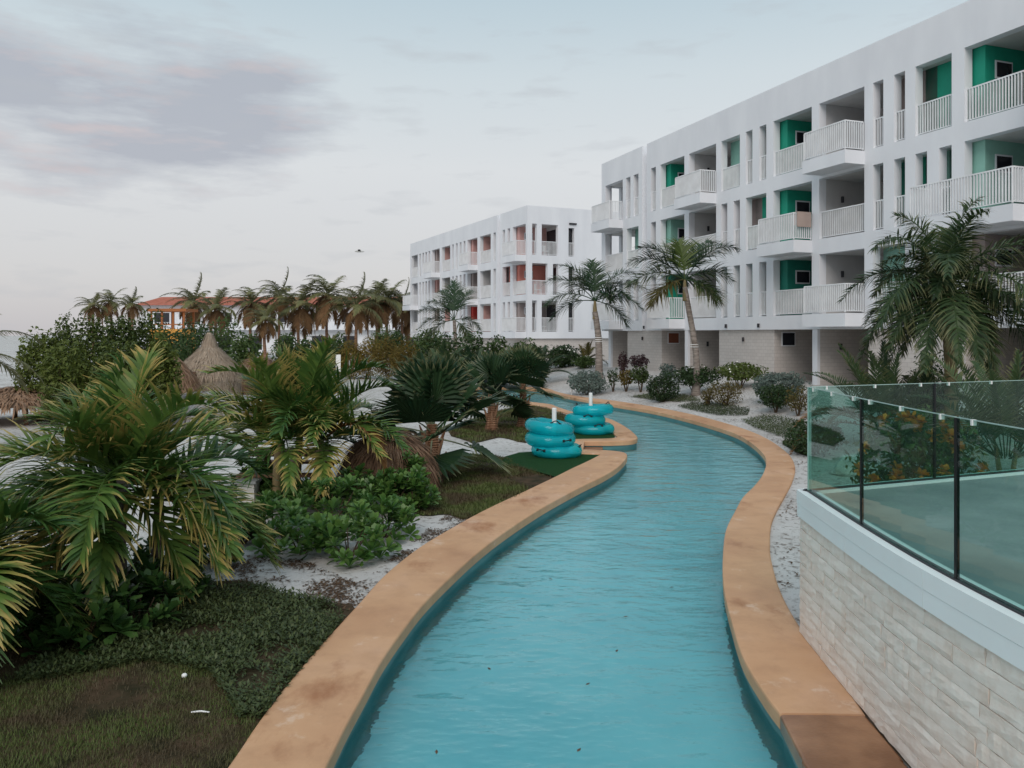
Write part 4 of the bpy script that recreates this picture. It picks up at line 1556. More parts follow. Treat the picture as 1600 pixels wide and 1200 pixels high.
def areca(label, pos, n, L, mat, seed, elhi=86, ello=25, group=None, kw=ARE, dry=0, drymat='rust', spread=0.25):
    t_ = thing('areca_palm', label, 'palm', pos, group=group)
    rn = random.Random(seed)
    for i in range(4):
        a_ = i * 1.6 + seed
        q = V((math.cos(a_), math.sin(a_), 0)) * spread
        MB().tube([q * 0.4, q * 0.7 + V((0, 0, 0.3 * L * 0.5)), q + V((0, 0, 0.3 * L))], [0.04, 0.035, 0.02], 6).build('stem', M['shaft'], t_)
    for (top, az, el, k, mt) in crown(V((0, 0, 0)), n, L, elhi, ello, mat, seed, dry=dry, drymat=drymat, **kw):
        a_ = az
        frond(az=az, el=el, **k).build('frond', M[mt], t_, loc=V((math.cos(a_), math.sin(a_), 0)) * spread * 0.7 + V((0, 0, 0.22 * L)))
    return t_


areca('bushy areca palm behind the right end of the terrace glass', AT(1572, 15.5), 30, 2.5, 'foxtail', 5)
areca('rust-tinged areca palm under the foxtail palm crown', AT(1378, 20), 26, 2.5, 'foxtail', 6, dry=11)
areca('yellow-green areca palm left of the foxtail palm trunk', AT(1432, 21), 24, 2.3, 'foxtail', 7, dry=5)
areca('small curved palm beside the slender tall palm trunk', AT(915, 53), 12, 1.5, 'olive', 8, ello=0)

# rock on the sand behind the terrace
rk = bpy.data.meshes.new('rock')
rn = random.Random(2)
b = MB()
for i in range(9):
    for j in range(14):
        th, ph = math.pi * i / 8, 2 * math.pi * j / 14
        p = V((math.sin(th) * math.cos(ph), math.sin(th) * math.sin(ph), math.cos(th)))
        p *= 1 + 0.35 * noise.noise(p * 1.7 + V((5, 1, 2)))
        b.vert((p.x * 0.42, p.y * 0.3, p.z * 0.26 + 0.15))
for i in range(8):
    for j in range(14):
        b.f.append((i * 14 + j, (i + 1) * 14 + j, (i + 1) * 14 + (j + 1) % 14, i * 14 + (j + 1) % 14))
for px, py, s_, lab in ((1332, 742, 1.0, 'pale limestone boulder on the sand seen through the terrace glass'), (1560, 690, 0.8, 'low pale rock on the lawn behind the right terrace glass')):
    pos = GP(px, py) if px < 1400 else AT(px, 14)
    o = b.build('rock', M['rock'], loc=pos, scale=(s_, s_, s_))
    tag(o, lab, 'rock')

# --------------------------------------------------- broad-leaved shrubs (sea lettuce)
ROS = []
for v_ in range(4):
    rn = random.Random(70 + v_)
    b = MB()
    for i in range(13):
        a_ = i * GA
        el = R(78 - 70 * (i / 12) + rn.uniform(-8, 8))
        d = V((math.cos(a_) * math.cos(el), math.sin(a_) * math.cos(el), math.sin(el)))
        s_ = d.cross(V((0, 0, 1))).normalized()
        nrm = s_.cross(d)
        l_ = rn.uniform(0.13, 0.19)
        w_ = l_ * 0.21
        r_ = rn.random()
        cu = nrm * l_ * -0.14
        k = len(b.v)
        for p, u in ((V((0, 0, 0)) + d * 0.01, 0), (d * l_ * 0.45 + s_ * w_ * 0.6, .4), (d * l_ * 0.80 + s_ * w_ + cu * 0.6, .8), (d * l_ + cu, 1),
                     (d * l_ * 0.80 - s_ * w_ + cu * 0.6, .8), (d * l_ * 0.45 - s_ * w_ * 0.6, .4), (d * l_ * 0.6 - nrm * 0.008, .5)):
            b.vert(p, (u, r_))
        b.f += [(k, k + 1, k + 6), (k + 1, k + 2, k + 6), (k + 2, k + 3, k + 6), (k + 3, k + 4, k + 6), (k + 4, k + 5, k + 6), (k + 5, k, k + 6)]
    ROS.append(mesh('leaf_rosette', b.v, b.f, b.uv, True))
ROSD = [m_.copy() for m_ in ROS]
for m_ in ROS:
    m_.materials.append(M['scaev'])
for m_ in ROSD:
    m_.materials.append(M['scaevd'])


def sea_lettuce(label, pos, w, h, n, seed, group, dark=False):
    t_ = thing('sea_lettuce_shrub', label, 'shrub', pos, group=group)
    rn = random.Random(seed)
    stems(h * 0.6, 7, w * 0.42, seed, 0.014).build('stem', M['stem'], t_)
    for i in range(n):
        z = rn.uniform(0.02, 1)
        a_ = i * GA
        r_ = math.sqrt(1 - (z * 0.93) ** 2) * rn.uniform(0.8, 1.0)
        if i % 4 == 0:
            r_ *= 0.55
            z *= 0.9
        o = ob('leaf_rosette', rn.choice(ROSD if dark else ROS), None, t_, loc=(r_ * math.cos(a_) * w / 2, r_ * math.sin(a_) * w / 2, z * h * rn.uniform(0.75, 1) + 0.02))
        o.rotation_euler = (rn.uniform(-.3, .3) - math.sin(a_) * 0.6 * (1 - z), rn.uniform(-.3, .3) + math.cos(a_) * 0.6 * (1 - z), rn.uniform(0, 6.28))
        s_ = rn.uniform(0.8, 1.25)
        o.scale = (s_, s_, s_)
    return t_


gl_ = 'broad-leaved shrubs below the three-stemmed palm'
for i, (px, py, w, h) in enumerate(((470, 865, 1.1, 0.55), (545, 872, 1.15, 0.6), (600, 840, 1.0, 0.55), (520, 815, 1.3, 0.65), (610, 800, 1.0, 0.6), (645, 800, 0.8, 0.65), (425, 835, 1.0, 0.5), (470, 800, 1.2, 0.55), (565, 790, 1.1, 0.6), (640, 775, 0.7, 0.75))):
    sea_lettuce('glossy light green broad-leaved shrub in the bed below the three-stemmed palm', GP(px, py), w, h, 40, i, gl_)
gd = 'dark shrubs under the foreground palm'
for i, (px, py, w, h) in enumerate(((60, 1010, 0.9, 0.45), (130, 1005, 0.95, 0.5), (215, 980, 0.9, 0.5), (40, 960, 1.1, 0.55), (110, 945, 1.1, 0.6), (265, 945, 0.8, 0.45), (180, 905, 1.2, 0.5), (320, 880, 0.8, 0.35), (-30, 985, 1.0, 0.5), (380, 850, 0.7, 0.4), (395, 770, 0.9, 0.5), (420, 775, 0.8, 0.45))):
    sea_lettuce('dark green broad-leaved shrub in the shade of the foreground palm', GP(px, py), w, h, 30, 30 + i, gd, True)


# --------------------------------------------------- middle distance and far plants
gm = 'bushy trees behind the foreground palm'
for i, (x0, x1, yt, d, sd_) in enumerate(((22, 100, 508, 27, 1), (70, 135, 492, 28, 2), (110, 180, 486, 27, 3), (155, 225, 484, 26, 4), (195, 268, 480, 27, 5), (225, 282, 520, 25, 6), (60, 150, 530, 24, 7), (140, 230, 525, 24, 8))):
    pxbush('mangrove_bush', 'dense olive-green bushy tree in the thicket behind the foreground palm', x0, x1, yt, 0, 'mangrove', 0.15, 3600, 200 + sd_, d=d, group=gm, cat='tree', lumps=44, lump_r=0.30, fill=0.35)
gh = 'green shrubs behind the thatched hut'
for i, (x0, x1, yt, d) in enumerate(((275, 335, 505, 48), (318, 385, 503, 50), (360, 408, 520, 46), (250, 300, 515, 52))):
    pxbush('leafy_shrub', 'rounded green shrub growing behind the thatched hut', x0, x1, yt, 0, 'hedge', 0.25, 1800, 230 + i, d=d, group=gh)
gg = 'green hedge shrubs along the far sandy path'
for i, (x0, x1, yt, d) in enumerate(((425, 470, 522, 54), (455, 500, 530, 53), (485, 530, 528, 54), (512, 545, 522, 56), (640, 690, 522, 54), (668, 730, 522, 50), (715, 765, 524, 48), (600, 640, 518, 60), (755, 800, 530, 46), (575, 622, 512, 75), (790, 850, 532, 52), (640, 700, 512, 70))):
    pxbush('hedge_shrub', 'green shrub in the planting below the red-accented block' if x0 >= 640 else 'green shrub in the hedge between the sandy path and the coconut palms', x0, x1, yt, 0, 'hedge', 0.24, 1700, 240 + i, d=d, group='green shrubs below the red-accented block' if x0 >= 640 else gg)
gy = 'golden shrubs along the far sandy path'
for i, (x0, x1, yt, d) in enumerate(((528, 568, 532, 52), (552, 598, 528, 52), (582, 628, 524, 51), (610, 655, 532, 49))):
    pxbush('golden_shrub', 'rusty golden feathery shrub in the hedge beside the far sign', x0, x1, yt, 0, 'gold', 0.22, 2000, 260 + i, d=d, group=gy, asp=0.25)
ga = 'areca palms in front of the far block'
for i, (px, d, L) in enumerate(((700, 38, 2.0), (735, 40, 2.1), (800, 44, 2.2), (770, 37, 2.0), (660, 42, 1.9), (840, 46, 2.0), (690, 46, 2.3))):
    areca('bushy areca palm in the planting before the red-accented block', AT(px, d), 16, L, 'royal' if i % 2 else 'foxtail', 300 + i, group=ga, kw=dict(ARE, ll=0.6, lw=0.07, n=26))

# coconut palms: a few crowns shared by many palms
COC = dict(n=30, ll=0.95, lw=0.085, grav=1.4, wind=(-1.5, 0, 0), ang=60, ldroop=0.9, lift=0.0, bare=0.16, rr=0.05, seg=3, lseg=9)
cvar = []
for v_ in range(3):
    lst = []
    rn = random.Random(400 + v_)
    for i in range(14):
        f_ = i / 13
        lst.append((frond(az=i * GA + v_, el=R(68 - 66 * f_), L=3.0 * rn.uniform(0.85, 1.1), seed=400 + 30 * v_ + i, **COC), 'coco'))
    for i in range(7 + v_):
        lst.append((frond(az=i * GA + 0.5 + v_, el=R(5 - 50 * rn.random()), L=2.9 * rn.uniform(0.8, 1.1), seed=500 + 30 * v_ + i, **dict(COC, grav=2.6, wind=(-0.2, 0, 0))), 'cocodry'))
    cvar.append([(mesh('frond', b_.v, b_.f, b_.uv), mt) for b_, mt in lst])
    for m_, mt in cvar[-1]:
        m_.materials.append(M[mt])
gc = 'wind-blown coconut palms before the red-roofed building'
rn = random.Random(44)


def coconut(px, py, d, s_, v_, label, group):
    pos = AT(px, d)
    top = EYE + (HOR - py) * d / FPX - pos.z
    t_ = thing('coconut_palm', label, 'palm tree', pos, group=group)
    trunk_mesh([V((0, 0, 0)), V((rn.uniform(-.3, .3), 0, top * 0.5)), V((0, 0, top))], 0.20, 0.13, 0.0, 7, 0.1).build('trunk', M['trunk_b'], t_)
    for m_, mt in cvar[v_]:
        o = ob('frond', m_, None, t_, loc=(0, 0, top), rz=rn.uniform(-.15, .15), scale=s_ * 1.22 * rn.uniform(0.9, 1.1))


for i, (px, py, d, s_) in enumerate(((302, 472, 95, 1.0), (336, 482, 92, 0.95), (393, 474, 94, 1.0), (437, 464, 96, 1.05), (468, 478, 92, 1.15), (512, 462, 93, 1.2), (556, 478, 90, 1.15), (585, 470, 95, 1.1), (604, 468, 97, 1.1), (628, 474, 99, 1.05), (415, 500, 88, 0.8), (640, 496, 101, 0.9))):
    coconut(px, py, d, s_, i % 3, 'wind-blown coconut palm with hanging brown fronds in the row before the red-roofed building', gc)
for i, (px, py, d, s_) in enumerate(((146, 478, 100, 0.7), (172, 471, 102, 0.75), (206, 475, 100, 0.7))):
    coconut(px, py, d, s_, (i + 1) % 3, 'coconut palm rising behind the bushy thicket', 'coconut palms behind the thicket')
pe = AT(-75, 19)
hE = EYE + (HOR - 555) * 19 / FPX - pe.z
palm('coconut_palm', 'coconut palm arching in beside the bushy thicket', pe, [([V((0, 0, 0)), V((0, 0, hE * 0.5)), V((0, 0, hE))], 0.15, 0.10, 0.05)],
     crown(V((0, 0, hE)), 14, 2.1, 75, -10, 'coco', 91, n=40, ll=0.6, lw=0.05, grav=1.5, wind=(0.1, 0, 0), ang=58, ldroop=0.9, lift=0.05, bare=0.15, rr=0.025, seg=3))


# ------------------------------------------------------------------ thatched huts, wooden furniture
def thatch(name, label, pos, prof, mat, n, seed, slen=0.35, sw=0.025, sx=1.0):
    """prof: list of (radius, z) from apex down; a solid shell covered with straws"""
    t_ = thing(name, label, 'hut', pos)
    b = MB()
    k = 20
    for r_, z in prof:
        for j in range(k):
            a_ = 2 * math.pi * j / k
            rr = r_ * (1 + 0.03 * math.sin(j * 2.3))
            b.vert((rr * math.cos(a_) * sx, rr * math.sin(a_), z), (0.2, (j * 0.37) % 1))
    for i in range(len(prof) - 1):
        for j in range(k):
            b.f.append((i * k + j, (i + 1) * k + j, (i + 1) * k + (j + 1) % k, i * k + (j + 1) % k))
    b.f.append(tuple(range(k)))
    roof = b.build('roof', M[mat], t_)
    rn = random.Random(seed)
    L = [0.0]
    for (r0, z0), (r1, z1) in zip(prof, prof[1:]):
        L.append(L[-1] + math.hypot(r1 - r0, z1 - z0) * (r0 + r1 + 0.05))
    b = MB()
    for i in range(n):
        s_ = rn.uniform(0, L[-1])
        q = 0
        while q < len(L) - 2 and L[q + 1] < s_:
            q += 1
        f_ = (s_ - L[q]) / (L[q + 1] - L[q])
        r0, z0 = prof[q]
        r1, z1 = prof[q + 1]
        r_, z = r0 + (r1 - r0) * f_, z0 + (z1 - z0) * f_
        a_ = rn.uniform(0, 2 * math.pi)
        o_ = V((math.cos(a_) * sx, math.sin(a_), 0))
        dn = (o_ * (r1 - r0) + V((0, 0, z1 - z0))).normalized()
        nn = (o_ * -(z1 - z0) + V((0, 0, (r1 - r0)))).normalized()
        if nn.z < -0.2:
            nn = -nn
        s2 = V((-math.sin(a_), math.cos(a_), 0))
        dn = (dn + s2 * rn.gauss(0, 0.16) + nn * rn.uniform(-0.02, 0.16)).normalized()
        p = o_ * r_ + V((0, 0, z)) + nn * rn.uniform(0.005, 0.05)
        l_ = slen * rn.uniform(0.6, 1.3)
        u = rn.random()
        w_ = sw * rn.uniform(0.6, 1.3)
        i0 = len(b.v)
        e1 = p + dn * l_ * 0.55 + nn * 0.02
        e2 = p + dn * l_ + V((0, 0, -0.03))
        if e2.z < 0.01:
            e2.z = 0.01
        if e1.z < 0.015:
            e1.z = 0.015
        b.vert(p - s2 * w_ / 2, (0, u))
        b.vert(p + s2 * w_ / 2, (0, u))
        b.vert(e1 + s2 * w_ / 2, (0.5, u))
        b.vert(e1 - s2 * w_ / 2, (0.5, u))
        b.vert(e2, (1, u))
        b.f += [(i0, i0 + 1, i0 + 2, i0 + 3), (i0 + 3, i0 + 2, i0 + 4)]
    b.build('straw', M[mat], roof, kind='stuff')
    return t_


hp = AT(327, 36)
t_ = thatch('thatched_hut', 'grey conical thatched hut with pointed top and wooden door frame', hp,
            [(0.09, 3.02), (0.18, 2.75), (0.32, 2.38), (0.66, 2.05), (1.02, 1.70), (1.32, 1.35), (1.42, 1.1), (1.34, 0.85), (1.30, 0.12)], 'thatch', 5200, 1)
fb = MB()
for x in (-0.95, -0.15):
    fb.bar((x, -1.55, -0.05), (x, -1.50, 1.20), 0.11)
fb.bar((-1.05, -1.53, 1.26), (-0.02, -1.53, 1.26), 0.13)
fb.bar((-0.15, -1.42, 0.2), (-0.02, -1.5, 1.2), 0.09)
fb.build('door_frame', M['wood'], t_)
thatch('thatched_hut', 'leaning brown thatched hut left of the pointed hut', AT(273, 33), [(0.05, 2.0), (0.25, 1.75), (0.7, 1.2), (0.95, 0.7), (1.0, 0.1)], 'thatchb', 2200, 2, 0.6, 0.04)
thatch('thatched_hut', 'small brown thatched hut right of the pointed hut', AT(404, 40), [(0.2, 1.80), (0.6, 1.65), (0.95, 1.2), (1.05, 0.7), (1.05, 0.1)], 'thatchb', 2200, 3)
thatch('thatched_hut', 'low flat bleached thatch roof in front of the pointed hut', AT(322, 27), [(0.1, 0.95), (0.6, 0.86), (1.1, 0.55), (1.3, 0.3), (1.3, 0.05)], 'thatchw', 2600, 4, 0.5, 0.05)
thatch('thatched_hut', 'shaggy brown thatch dome on the lawn beside the stout fan palm', GP(607, 765), [(0.08, 1.08), (0.32, 1.02), (0.62, 0.82), (0.80, 0.52), (0.86, 0.25), (0.84, 0.02)], 'thatchb', 4200, 5, 0.42, 0.022)
thatch('thatched_hut', 'wide weathered thatch roof on the beach left of the foreground palm', AT(30, 27), [(0.1, 1.15), (0.9, 1.0), (1.8, 0.72), (1.95, 0.6)], 'thatchb', 2200, 6, 0.5, 0.05)
o = bpy.data.objects['thatched_hut.005']
for a_ in (0.6, 2.2, 3.9, 5.4):
    MB().bar((1.4 * math.cos(a_), 1.4 * math.sin(a_), -0.05), (1.35 * math.cos(a_), 1.35 * math.sin(a_), 0.75), 0.12).build('post', M['wood'], o)

# log picnic table behind the palm stems
tp0 = AT(455, 15.2)
t_ = thing('picnic_table', 'rough log picnic table behind the three-stemmed palm', 'table', tp0)
for i in range(4):
    MB().bar((-0.75, -0.3 + i * 0.2, 0.72), (0.75, -0.3 + i * 0.2, 0.72), 0.17, 0.05).build('plank', M['wood'], t_)
for sx in (-0.5, 0.5):
    MB().bar((sx, -0.5, 0), (sx, 0.28, 0.69), 0.09).build('leg', M['wood'], t_)
    MB().bar((sx + 0.1, 0.5, 0), (sx + 0.1, -0.28, 0.69), 0.09).build('leg', M['wood'], t_)
for sy in (-0.75, 0.75):
    MB().bar((-0.75, sy, 0.42), (0.75, sy, 0.42), 0.24, 0.05).build('bench_plank', M['wood'], t_)
MB().bar((-0.5, -0.85, 0.36), (-0.5, 0.85, 0.36), 0.07).build('brace', M['wood'], t_)
MB().bar((0.6, -0.85, 0.36), (0.6, 0.85, 0.36), 0.07).build('brace', M['wood'], t_)
t_ = thing('concrete_planter', 'grey concrete block box beside the log picnic table', 'box', AT(388, 14.2))
MB().box((-0.15, -0.15, 0), (0.15, 0.15, 0.32)).build('body', M['rock'], t_)
MB().box((-0.19, -0.19, 0.321), (0.19, 0.19, 0.37)).build('lid', M['deck'], t_)

# ------------------------------------------------------------------ tubes
vt = []
for s_ in range(2):
    b = MB()
    n1_, n2_ = 48, 16
    for i in range(n1_):
        a_ = 2 * math.pi * i / n1_
        for j in range(n2_):
            c_ = 2 * math.pi * j / n2_
            puff = 1 + 0.05 * math.cos(a_ * 2 + s_ * 2) + 0.035 * math.cos(a_ * 7 + s_) + 0.02 * math.sin(a_ * 24) * max(0, -math.cos(c_))
            r_ = 0.165 * puff
            b.vert(((0.44 + r_ * math.cos(c_)) * math.cos(a_), (0.44 + r_ * math.cos(c_)) * math.sin(a_), r_ * 0.93 * math.sin(c_)))
    for i in range(n1_):
        for j in range(n2_):
            b.f.append((i * n2_ + j, ((i + 1) % n1_) * n2_ + j, ((i + 1) % n1_) * n2_ + (j + 1) % n2_, i * n2_ + (j + 1) % n2_))
    me = mesh('ring', b.v, b.f, b.uv, True)
    me.materials.append(M['vinyl'])
    vt.append(me)
# carrying handle: a bent strap with two patches
hb = MB()
arc = [V((-0.10 + 0.20 * k / 8, 0, 0.055 * math.sin(math.pi * k / 8))) for k in range(9)]
hb.tube(arc, [0.013] * 9, 6)
hb.box((-0.135, -0.03, -0.006), (-0.075, 0.03, 0.004))
hb.box((0.075, -0.03, -0.006), (0.135, 0.03, 0.004))
hme = mesh('handle', hb.v, hb.f, hb.uv, True)
hme.materials.append(M['black'])


def tube_stack(base, items, which):
    names = ['lowest', 'middle', 'topmost']
    for k, (dx, dy, z, tx, ty, rz, hs) in enumerate(items):
        t_ = thing('swim_tube', f'{names[k]} teal inflatable tube of the stack {which}', 'swim tube', base + V((dx, dy, z)), group='inflatable tubes stacked on posts')
        t_.rotation_euler = (tx, ty, rz)
        ob('ring', vt[k % 2], None, t_)
        for (a_, up) in hs:
            o = ob('handle', hme, None, t_)
            a_ -= rz
            c_ = R(up)
            r_ = 0.44 + 0.168 * math.cos(c_)
            o.location = (r_ * math.cos(a_), r_ * math.sin(a_), 0.158 * math.sin(c_))
            o.rotation_euler = (Matrix.Rotation(a_, 4, 'Z') @ Matrix.Rotation(math.pi / 2 - c_, 4, 'Y') @ Matrix.Rotation(math.pi / 2, 4, 'Z')).to_euler()


s1_ = G(866, 713, -0.03)
tube_stack(s1_, ((0.06, -0.02, 0.15, 0.0, 0.02, 0.3, ((-0.2, 50), (-2.3, 20))), (-0.10, 0.0, 0.43, 0.02, -0.02, 1.1, ((-0.9, 10), (1.4, 20))), (-0.11, 0.02, 0.70, 0.10, -0.05, 2.0, ((-1.35, 80), (1.9, 60)))),
           'on the turf mat nearer the brown thatch')
s2_ = G(923, 677.5, -0.03)
tube_stack(s2_, ((0.09, -0.02, 0.15, 0.0, 0.0, 0.5, ((-1.4, 62), (1.0, 40))), (-0.17, 0.02, 0.42, 0.03, 0.0, 1.7, ((-1.5, 62), (1.6, 40))), (0.07, 0.03, 0.70, 0.0, 0.05, 2.5, ((0.3, 75), (2.8, 75)))),
           'on the turf behind the inlet')
for (q, h, px, lab) in ((s1_, 1.16, 866, 'white pipe post through the tubes nearer the brown thatch'), (s2_, 1.2, 921, 'white pipe post through the tubes behind the inlet')):
    b = MB()
    b.tube([V((0, 0, 0)), V((0, 0, h)), V((0, 0, h + 0.012))], [0.055, 0.055, 0.045], 14)
    o = b.build('tube_post', M['pvc'], loc=(q.x, q.y, -0.04))
    tag(o, lab, 'post')

# artificial turf under the tubes
def region(pxs, zoff=0.0):
    return [(G(*q).x, G(*q).y) for q in pxs]


def areagrid(poly, s):
    xs, ys = [q[0] for q in poly], [q[1] for q in poly]
    return grid(min(xs), max(xs), min(ys), max(ys), s, s * 0.2)


t1 = region(((790, 712), (812, 706), (845, 704), (897, 708.5), (937, 710), (914, 722), (890, 733), (868, 744), (812, 728), (780, 724)))
o = sheet('turf_mat', t1, [], areagrid(t1, 0.4), lambda x, y: -0.012, M['turf'], kind=None)
tag(o, 'bright artificial turf mat under the tubes nearer the brown thatch', 'turf mat')
t2 = region(((880, 672), (920, 664), (942, 663), (961, 681), (960, 684), (895, 685.5), (884, 682)))
o = sheet('turf_mat', t2, [], areagrid(t2, 0.4), lambda x, y: -0.012, M['turf'], kind=None)
tag(o, 'bright artificial turf mat under the tubes behind the inlet', 'turf mat')

# ------------------------------------------------------------------ lawns and ground cover
lawns = {
    'a': region(((-420, 1500), (-420, 1010), (-60, 990), (90, 950), (190, 935), (300, 905), (415, 912), (470, 930), (556, 945), (532, 985), (494, 1031), (455, 1082), (420, 1135), (385, 1200), (240, 1500))),
    'b': region(((640, 780), (662, 748), (690, 716), (740, 706), (790, 716), (812, 728), (868, 744.5), (824, 765.5), (756, 797.5), (715, 806), (690, 800), (655, 800))),
    'c': region(((700, 672), (740, 652), (800, 636), (838, 634), (885, 646), (925, 656), (940, 662), (884, 672), (880, 682), (830, 690), (780, 682), (740, 690))),
}
LW = {}
for k in lawns:
    ring = catmull([lawns[k][-1]] + lawns[k] + [lawns[k][0], lawns[k][1]], 6)[6:-6]
    lawns[k] = [(x + 0.16 * noise.noise(V((x * 1.7, y * 1.7, 1))) + 0.07 * noise.noise(V((x * 6, y * 6, 2))), y + 0.16 * noise.noise(V((x * 1.7, y * 1.7, 5))) + 0.07 * noise.noise(V((x * 6, y * 6, 7)))) for x, y in ring[:-1]]
for k, poly in lawns.items():
    LW[k] = sheet('lawn', poly, [], areagrid(poly, 0.5), lambda x, y: zg(x, y) + 0.012, M['soil'])
lawn_r = [[(GP(*q).x, GP(*q).y) for q in pp] for pp in (
    ((1058, 636), (1080, 630), (1120, 630), (1172, 640), (1168, 650), (1120, 650), (1085, 643)),
    ((1158, 658), (1190, 650), (1222, 652), (1258, 660), (1262, 690), (1215, 682), (1180, 670)),
    ((985, 621), (1020, 615), (1070, 618), (1098, 627), (1060, 629), (1020, 626)),
    ((1222, 694), (1245, 688), (1262, 694), (1262, 714), (1244, 708)))]


def blades(name, label_poly, n, hgt, mat, seed, dens, wid=0.008, flat=False, zf=zg, tilt=1.0):
    rn = random.Random(seed)
    xs, ys = [q[0] for q in label_poly], [q[1] for q in label_poly]
    b = MB()
    cnt = 0
    tries = 0
    while cnt < n and tries < n * 30:
        tries += 1
        y = rn.uniform(min(ys), max(ys))
        x = rn.uniform(min(xs), max(xs))
        if not inside((x, y), label_poly):
            continue
        if dens and rn.random() > dens(x, y):
            continue
        cnt += 1
        z = zf(x, y) + 0.008
        a_ = rn.uniform(0, 6.28)
        d = V((math.cos(a_), math.sin(a_), 0))
        s_ = V((-d.y, d.x, 0))
        r_ = rn.random()
        k = len(b.v)
        p = V((x, y, z))
        h = hgt * rn.uniform(0.5, 1.3)
        if flat:
            l_ = wid * rn.uniform(0.7, 1.4)
            el = rn.uniform(-0.1, tilt)
            d2 = (d * math.cos(el) + V((0, 0, math.sin(el))))
            q = p + V((0, 0, h * rn.random()))
            b.vert(q, (0, r_))
            b.vert(q + d2 * l_ * 0.5 + s_ * l_ * 0.22, (.5, r_))
            b.vert(q + d2 * l_, (1, r_))
            b.vert(q + d2 * l_ * 0.5 - s_ * l_ * 0.22, (.5, r_))
            b.f.append((k, k + 1, k + 2, k + 3))
        else:
            b.vert(p - s_ * wid / 2, (0, r_))
            b.vert(p + s_ * wid / 2, (0, r_))
            b.vert(p + d * h * rn.uniform(0.2, 0.9) + V((0, 0, h)), (1, r_))
            b.f.append((k, k + 1, k + 2))
    return b.build(name, M[mat], kind='stuff')


def patchy(s, lo, hi, off=0.0):
    return lambda x, y: sm(lo, hi, noise.noise(V((x * s, y * s, off))))


cov = region(((20, 1065), (90, 1000), (190, 960), (290, 915), (415, 915), (470, 930), (548, 946), (520, 986), (480, 1032), (438, 1083), (410, 1120), (375, 1120), (330, 1050), (230, 1030), (120, 1050)))
near = region(((-420, 1500), (-420, 1010), (20, 1020), (250, 1010), (340, 1040), (408, 1130), (362, 1200), (215, 1500)))
o = blades('ground_cover', cov, 26000, 0.085, 'cover', 1, patchy(1.6, -0.6, 0.1), 0.045, True)
tag(o, 'dark creeping ground cover between the foreground palm and the coping', 'ground cover')
o = blades('grass', near, 60000, 0.036, 'grass', 2, patchy(1.1, -0.55, 0.15, 3), 0.007)
tag(o, 'thin patchy grass in the near corner of the lawn', 'grass')
o = blades('grass', lawns['b'], 26000, 0.055, 'grass', 3, patchy(0.9, -0.55, 0.1, 5), 0.02)
tag(o, 'patchy grass around the stout fan palm and along the coping', 'grass')
o = blades('grass', lawns['c'], 16000, 0.08, 'grass', 4, patchy(0.7, -0.55, 0.1, 7), 0.026)
tag(o, 'grass strip between the fan palms and the far water', 'grass')
for i, pp in enumerate(lawn_r):
    o = blades('grass', pp, 7000, 0.07, 'cover', 5 + i, None, 0.05, True)
    tag(o, ('green ground cover on the sandy bank below the olive bush', 'green ground cover patch on the sand beside the terrace corner', 'green ground cover around the dark round shrub', 'small ground cover tuft between coping and terrace corner')[i], 'ground cover')
bank_r = [(GP(*q).x, GP(*q).y) for q in ((900, 612), (960, 600), (1100, 600), (1260, 620), (1262, 720), (1250, 900), (1225, 930), (1212, 880), (1210, 830), (1248, 735), (1235, 705), (1165, 668), (1095, 648), (1030, 636))]
o = blades('leaf_litter', bank_r, 3200, 0.008, 'litter', 9, patchy(0.8, -0.1, 0.4, 2), 0.055, True, tilt=0.25)
tag(o, 'brown leaf litter scattered over the sand of the right bank', 'leaf litter')
bank_l = region(((300, 900), (420, 850), (560, 905), (700, 800), (760, 790), (700, 828), (602, 897), (550, 950), (420, 925)))
o = blades('leaf_litter', bank_l, 3000, 0.008, 'litter', 10, patchy(2.2, -0.3, 0.4, 4), 0.045, True, tilt=0.25)
tag(o, 'brown leaf litter on the sand beside the near coping', 'leaf litter')

# ------------------------------------------------------------------ far buildings and small things
fb = thing('hotel_building', 'long pale two-storey building with red tiled roof behind the coconut palms', 'building', (-36, 128, 0))
MB().box((-23.5, 0, -0.3), (22, 9, 7.5)).build('wall', M['white'], fb)
b = MB()
for x, y, z in ((-24.3, -1.0, 7.5), (22.8, -1.0, 7.5), (22.8, 10, 7.5), (-24.3, 10, 7.5), (-22, 4.5, 9.05), (20.5, 4.5, 9.05)):
    b.vert((x, y, z))
b.f += [(0, 1, 5, 4), (1, 2, 5), (2, 3, 4, 5), (3, 0, 4), (3, 2, 1, 0)]
b.build('roof', M['rooftile'], fb)
for i in range(9):
    x = -20 + i * 5
    w = MB().box((x - 1.3, -0.06, 4.4), (x + 1.3, -0.002, 6.4)).build('window', M['white'], fb)
    MB().box((x - 1.2, -0.09, 4.5), (x - 0.05, -0.062, 6.3)).build('pane', M['pane'], w)
    MB().box((x + 0.05, -0.09, 4.5), (x + 1.2, -0.062, 6.3)).build('pane', M['pane'], w)
    MB().box((x - 1.0, -0.05, 0.4), (x + 1.0, -0.003, 2.6)).build('door', M['pane'], fb)
bal = MB().box((-23, -1.3, 3.55), (21.5, -0.003, 3.75)).build('balcony', M['white'], fb)
b = MB()
rail_into(b, (-23, -1.25, 3.75), (21.5, -1.25, 3.75), 1.0, 0.4, 0.06, 0.06)
b.build('railing', M['rail'], bal)
g = thing('lookout_gazebo', 'orange wooden lookout gazebo with low yellow wall above the thicket', 'gazebo', AT(270, 72))
z0 = g.location.z
MB().box((-1.6, -1.2, 0), (1.6, 1.2, 3.05)).build('base', M['orange'], g)
for sx in (-1.45, -0.5, 0.5, 1.45):
    for sy in (-1.05, 1.05):
        MB().bar((sx, sy, 3.05), (sx, sy, 4.6), 0.14).build('post', M['orangewood'], g)
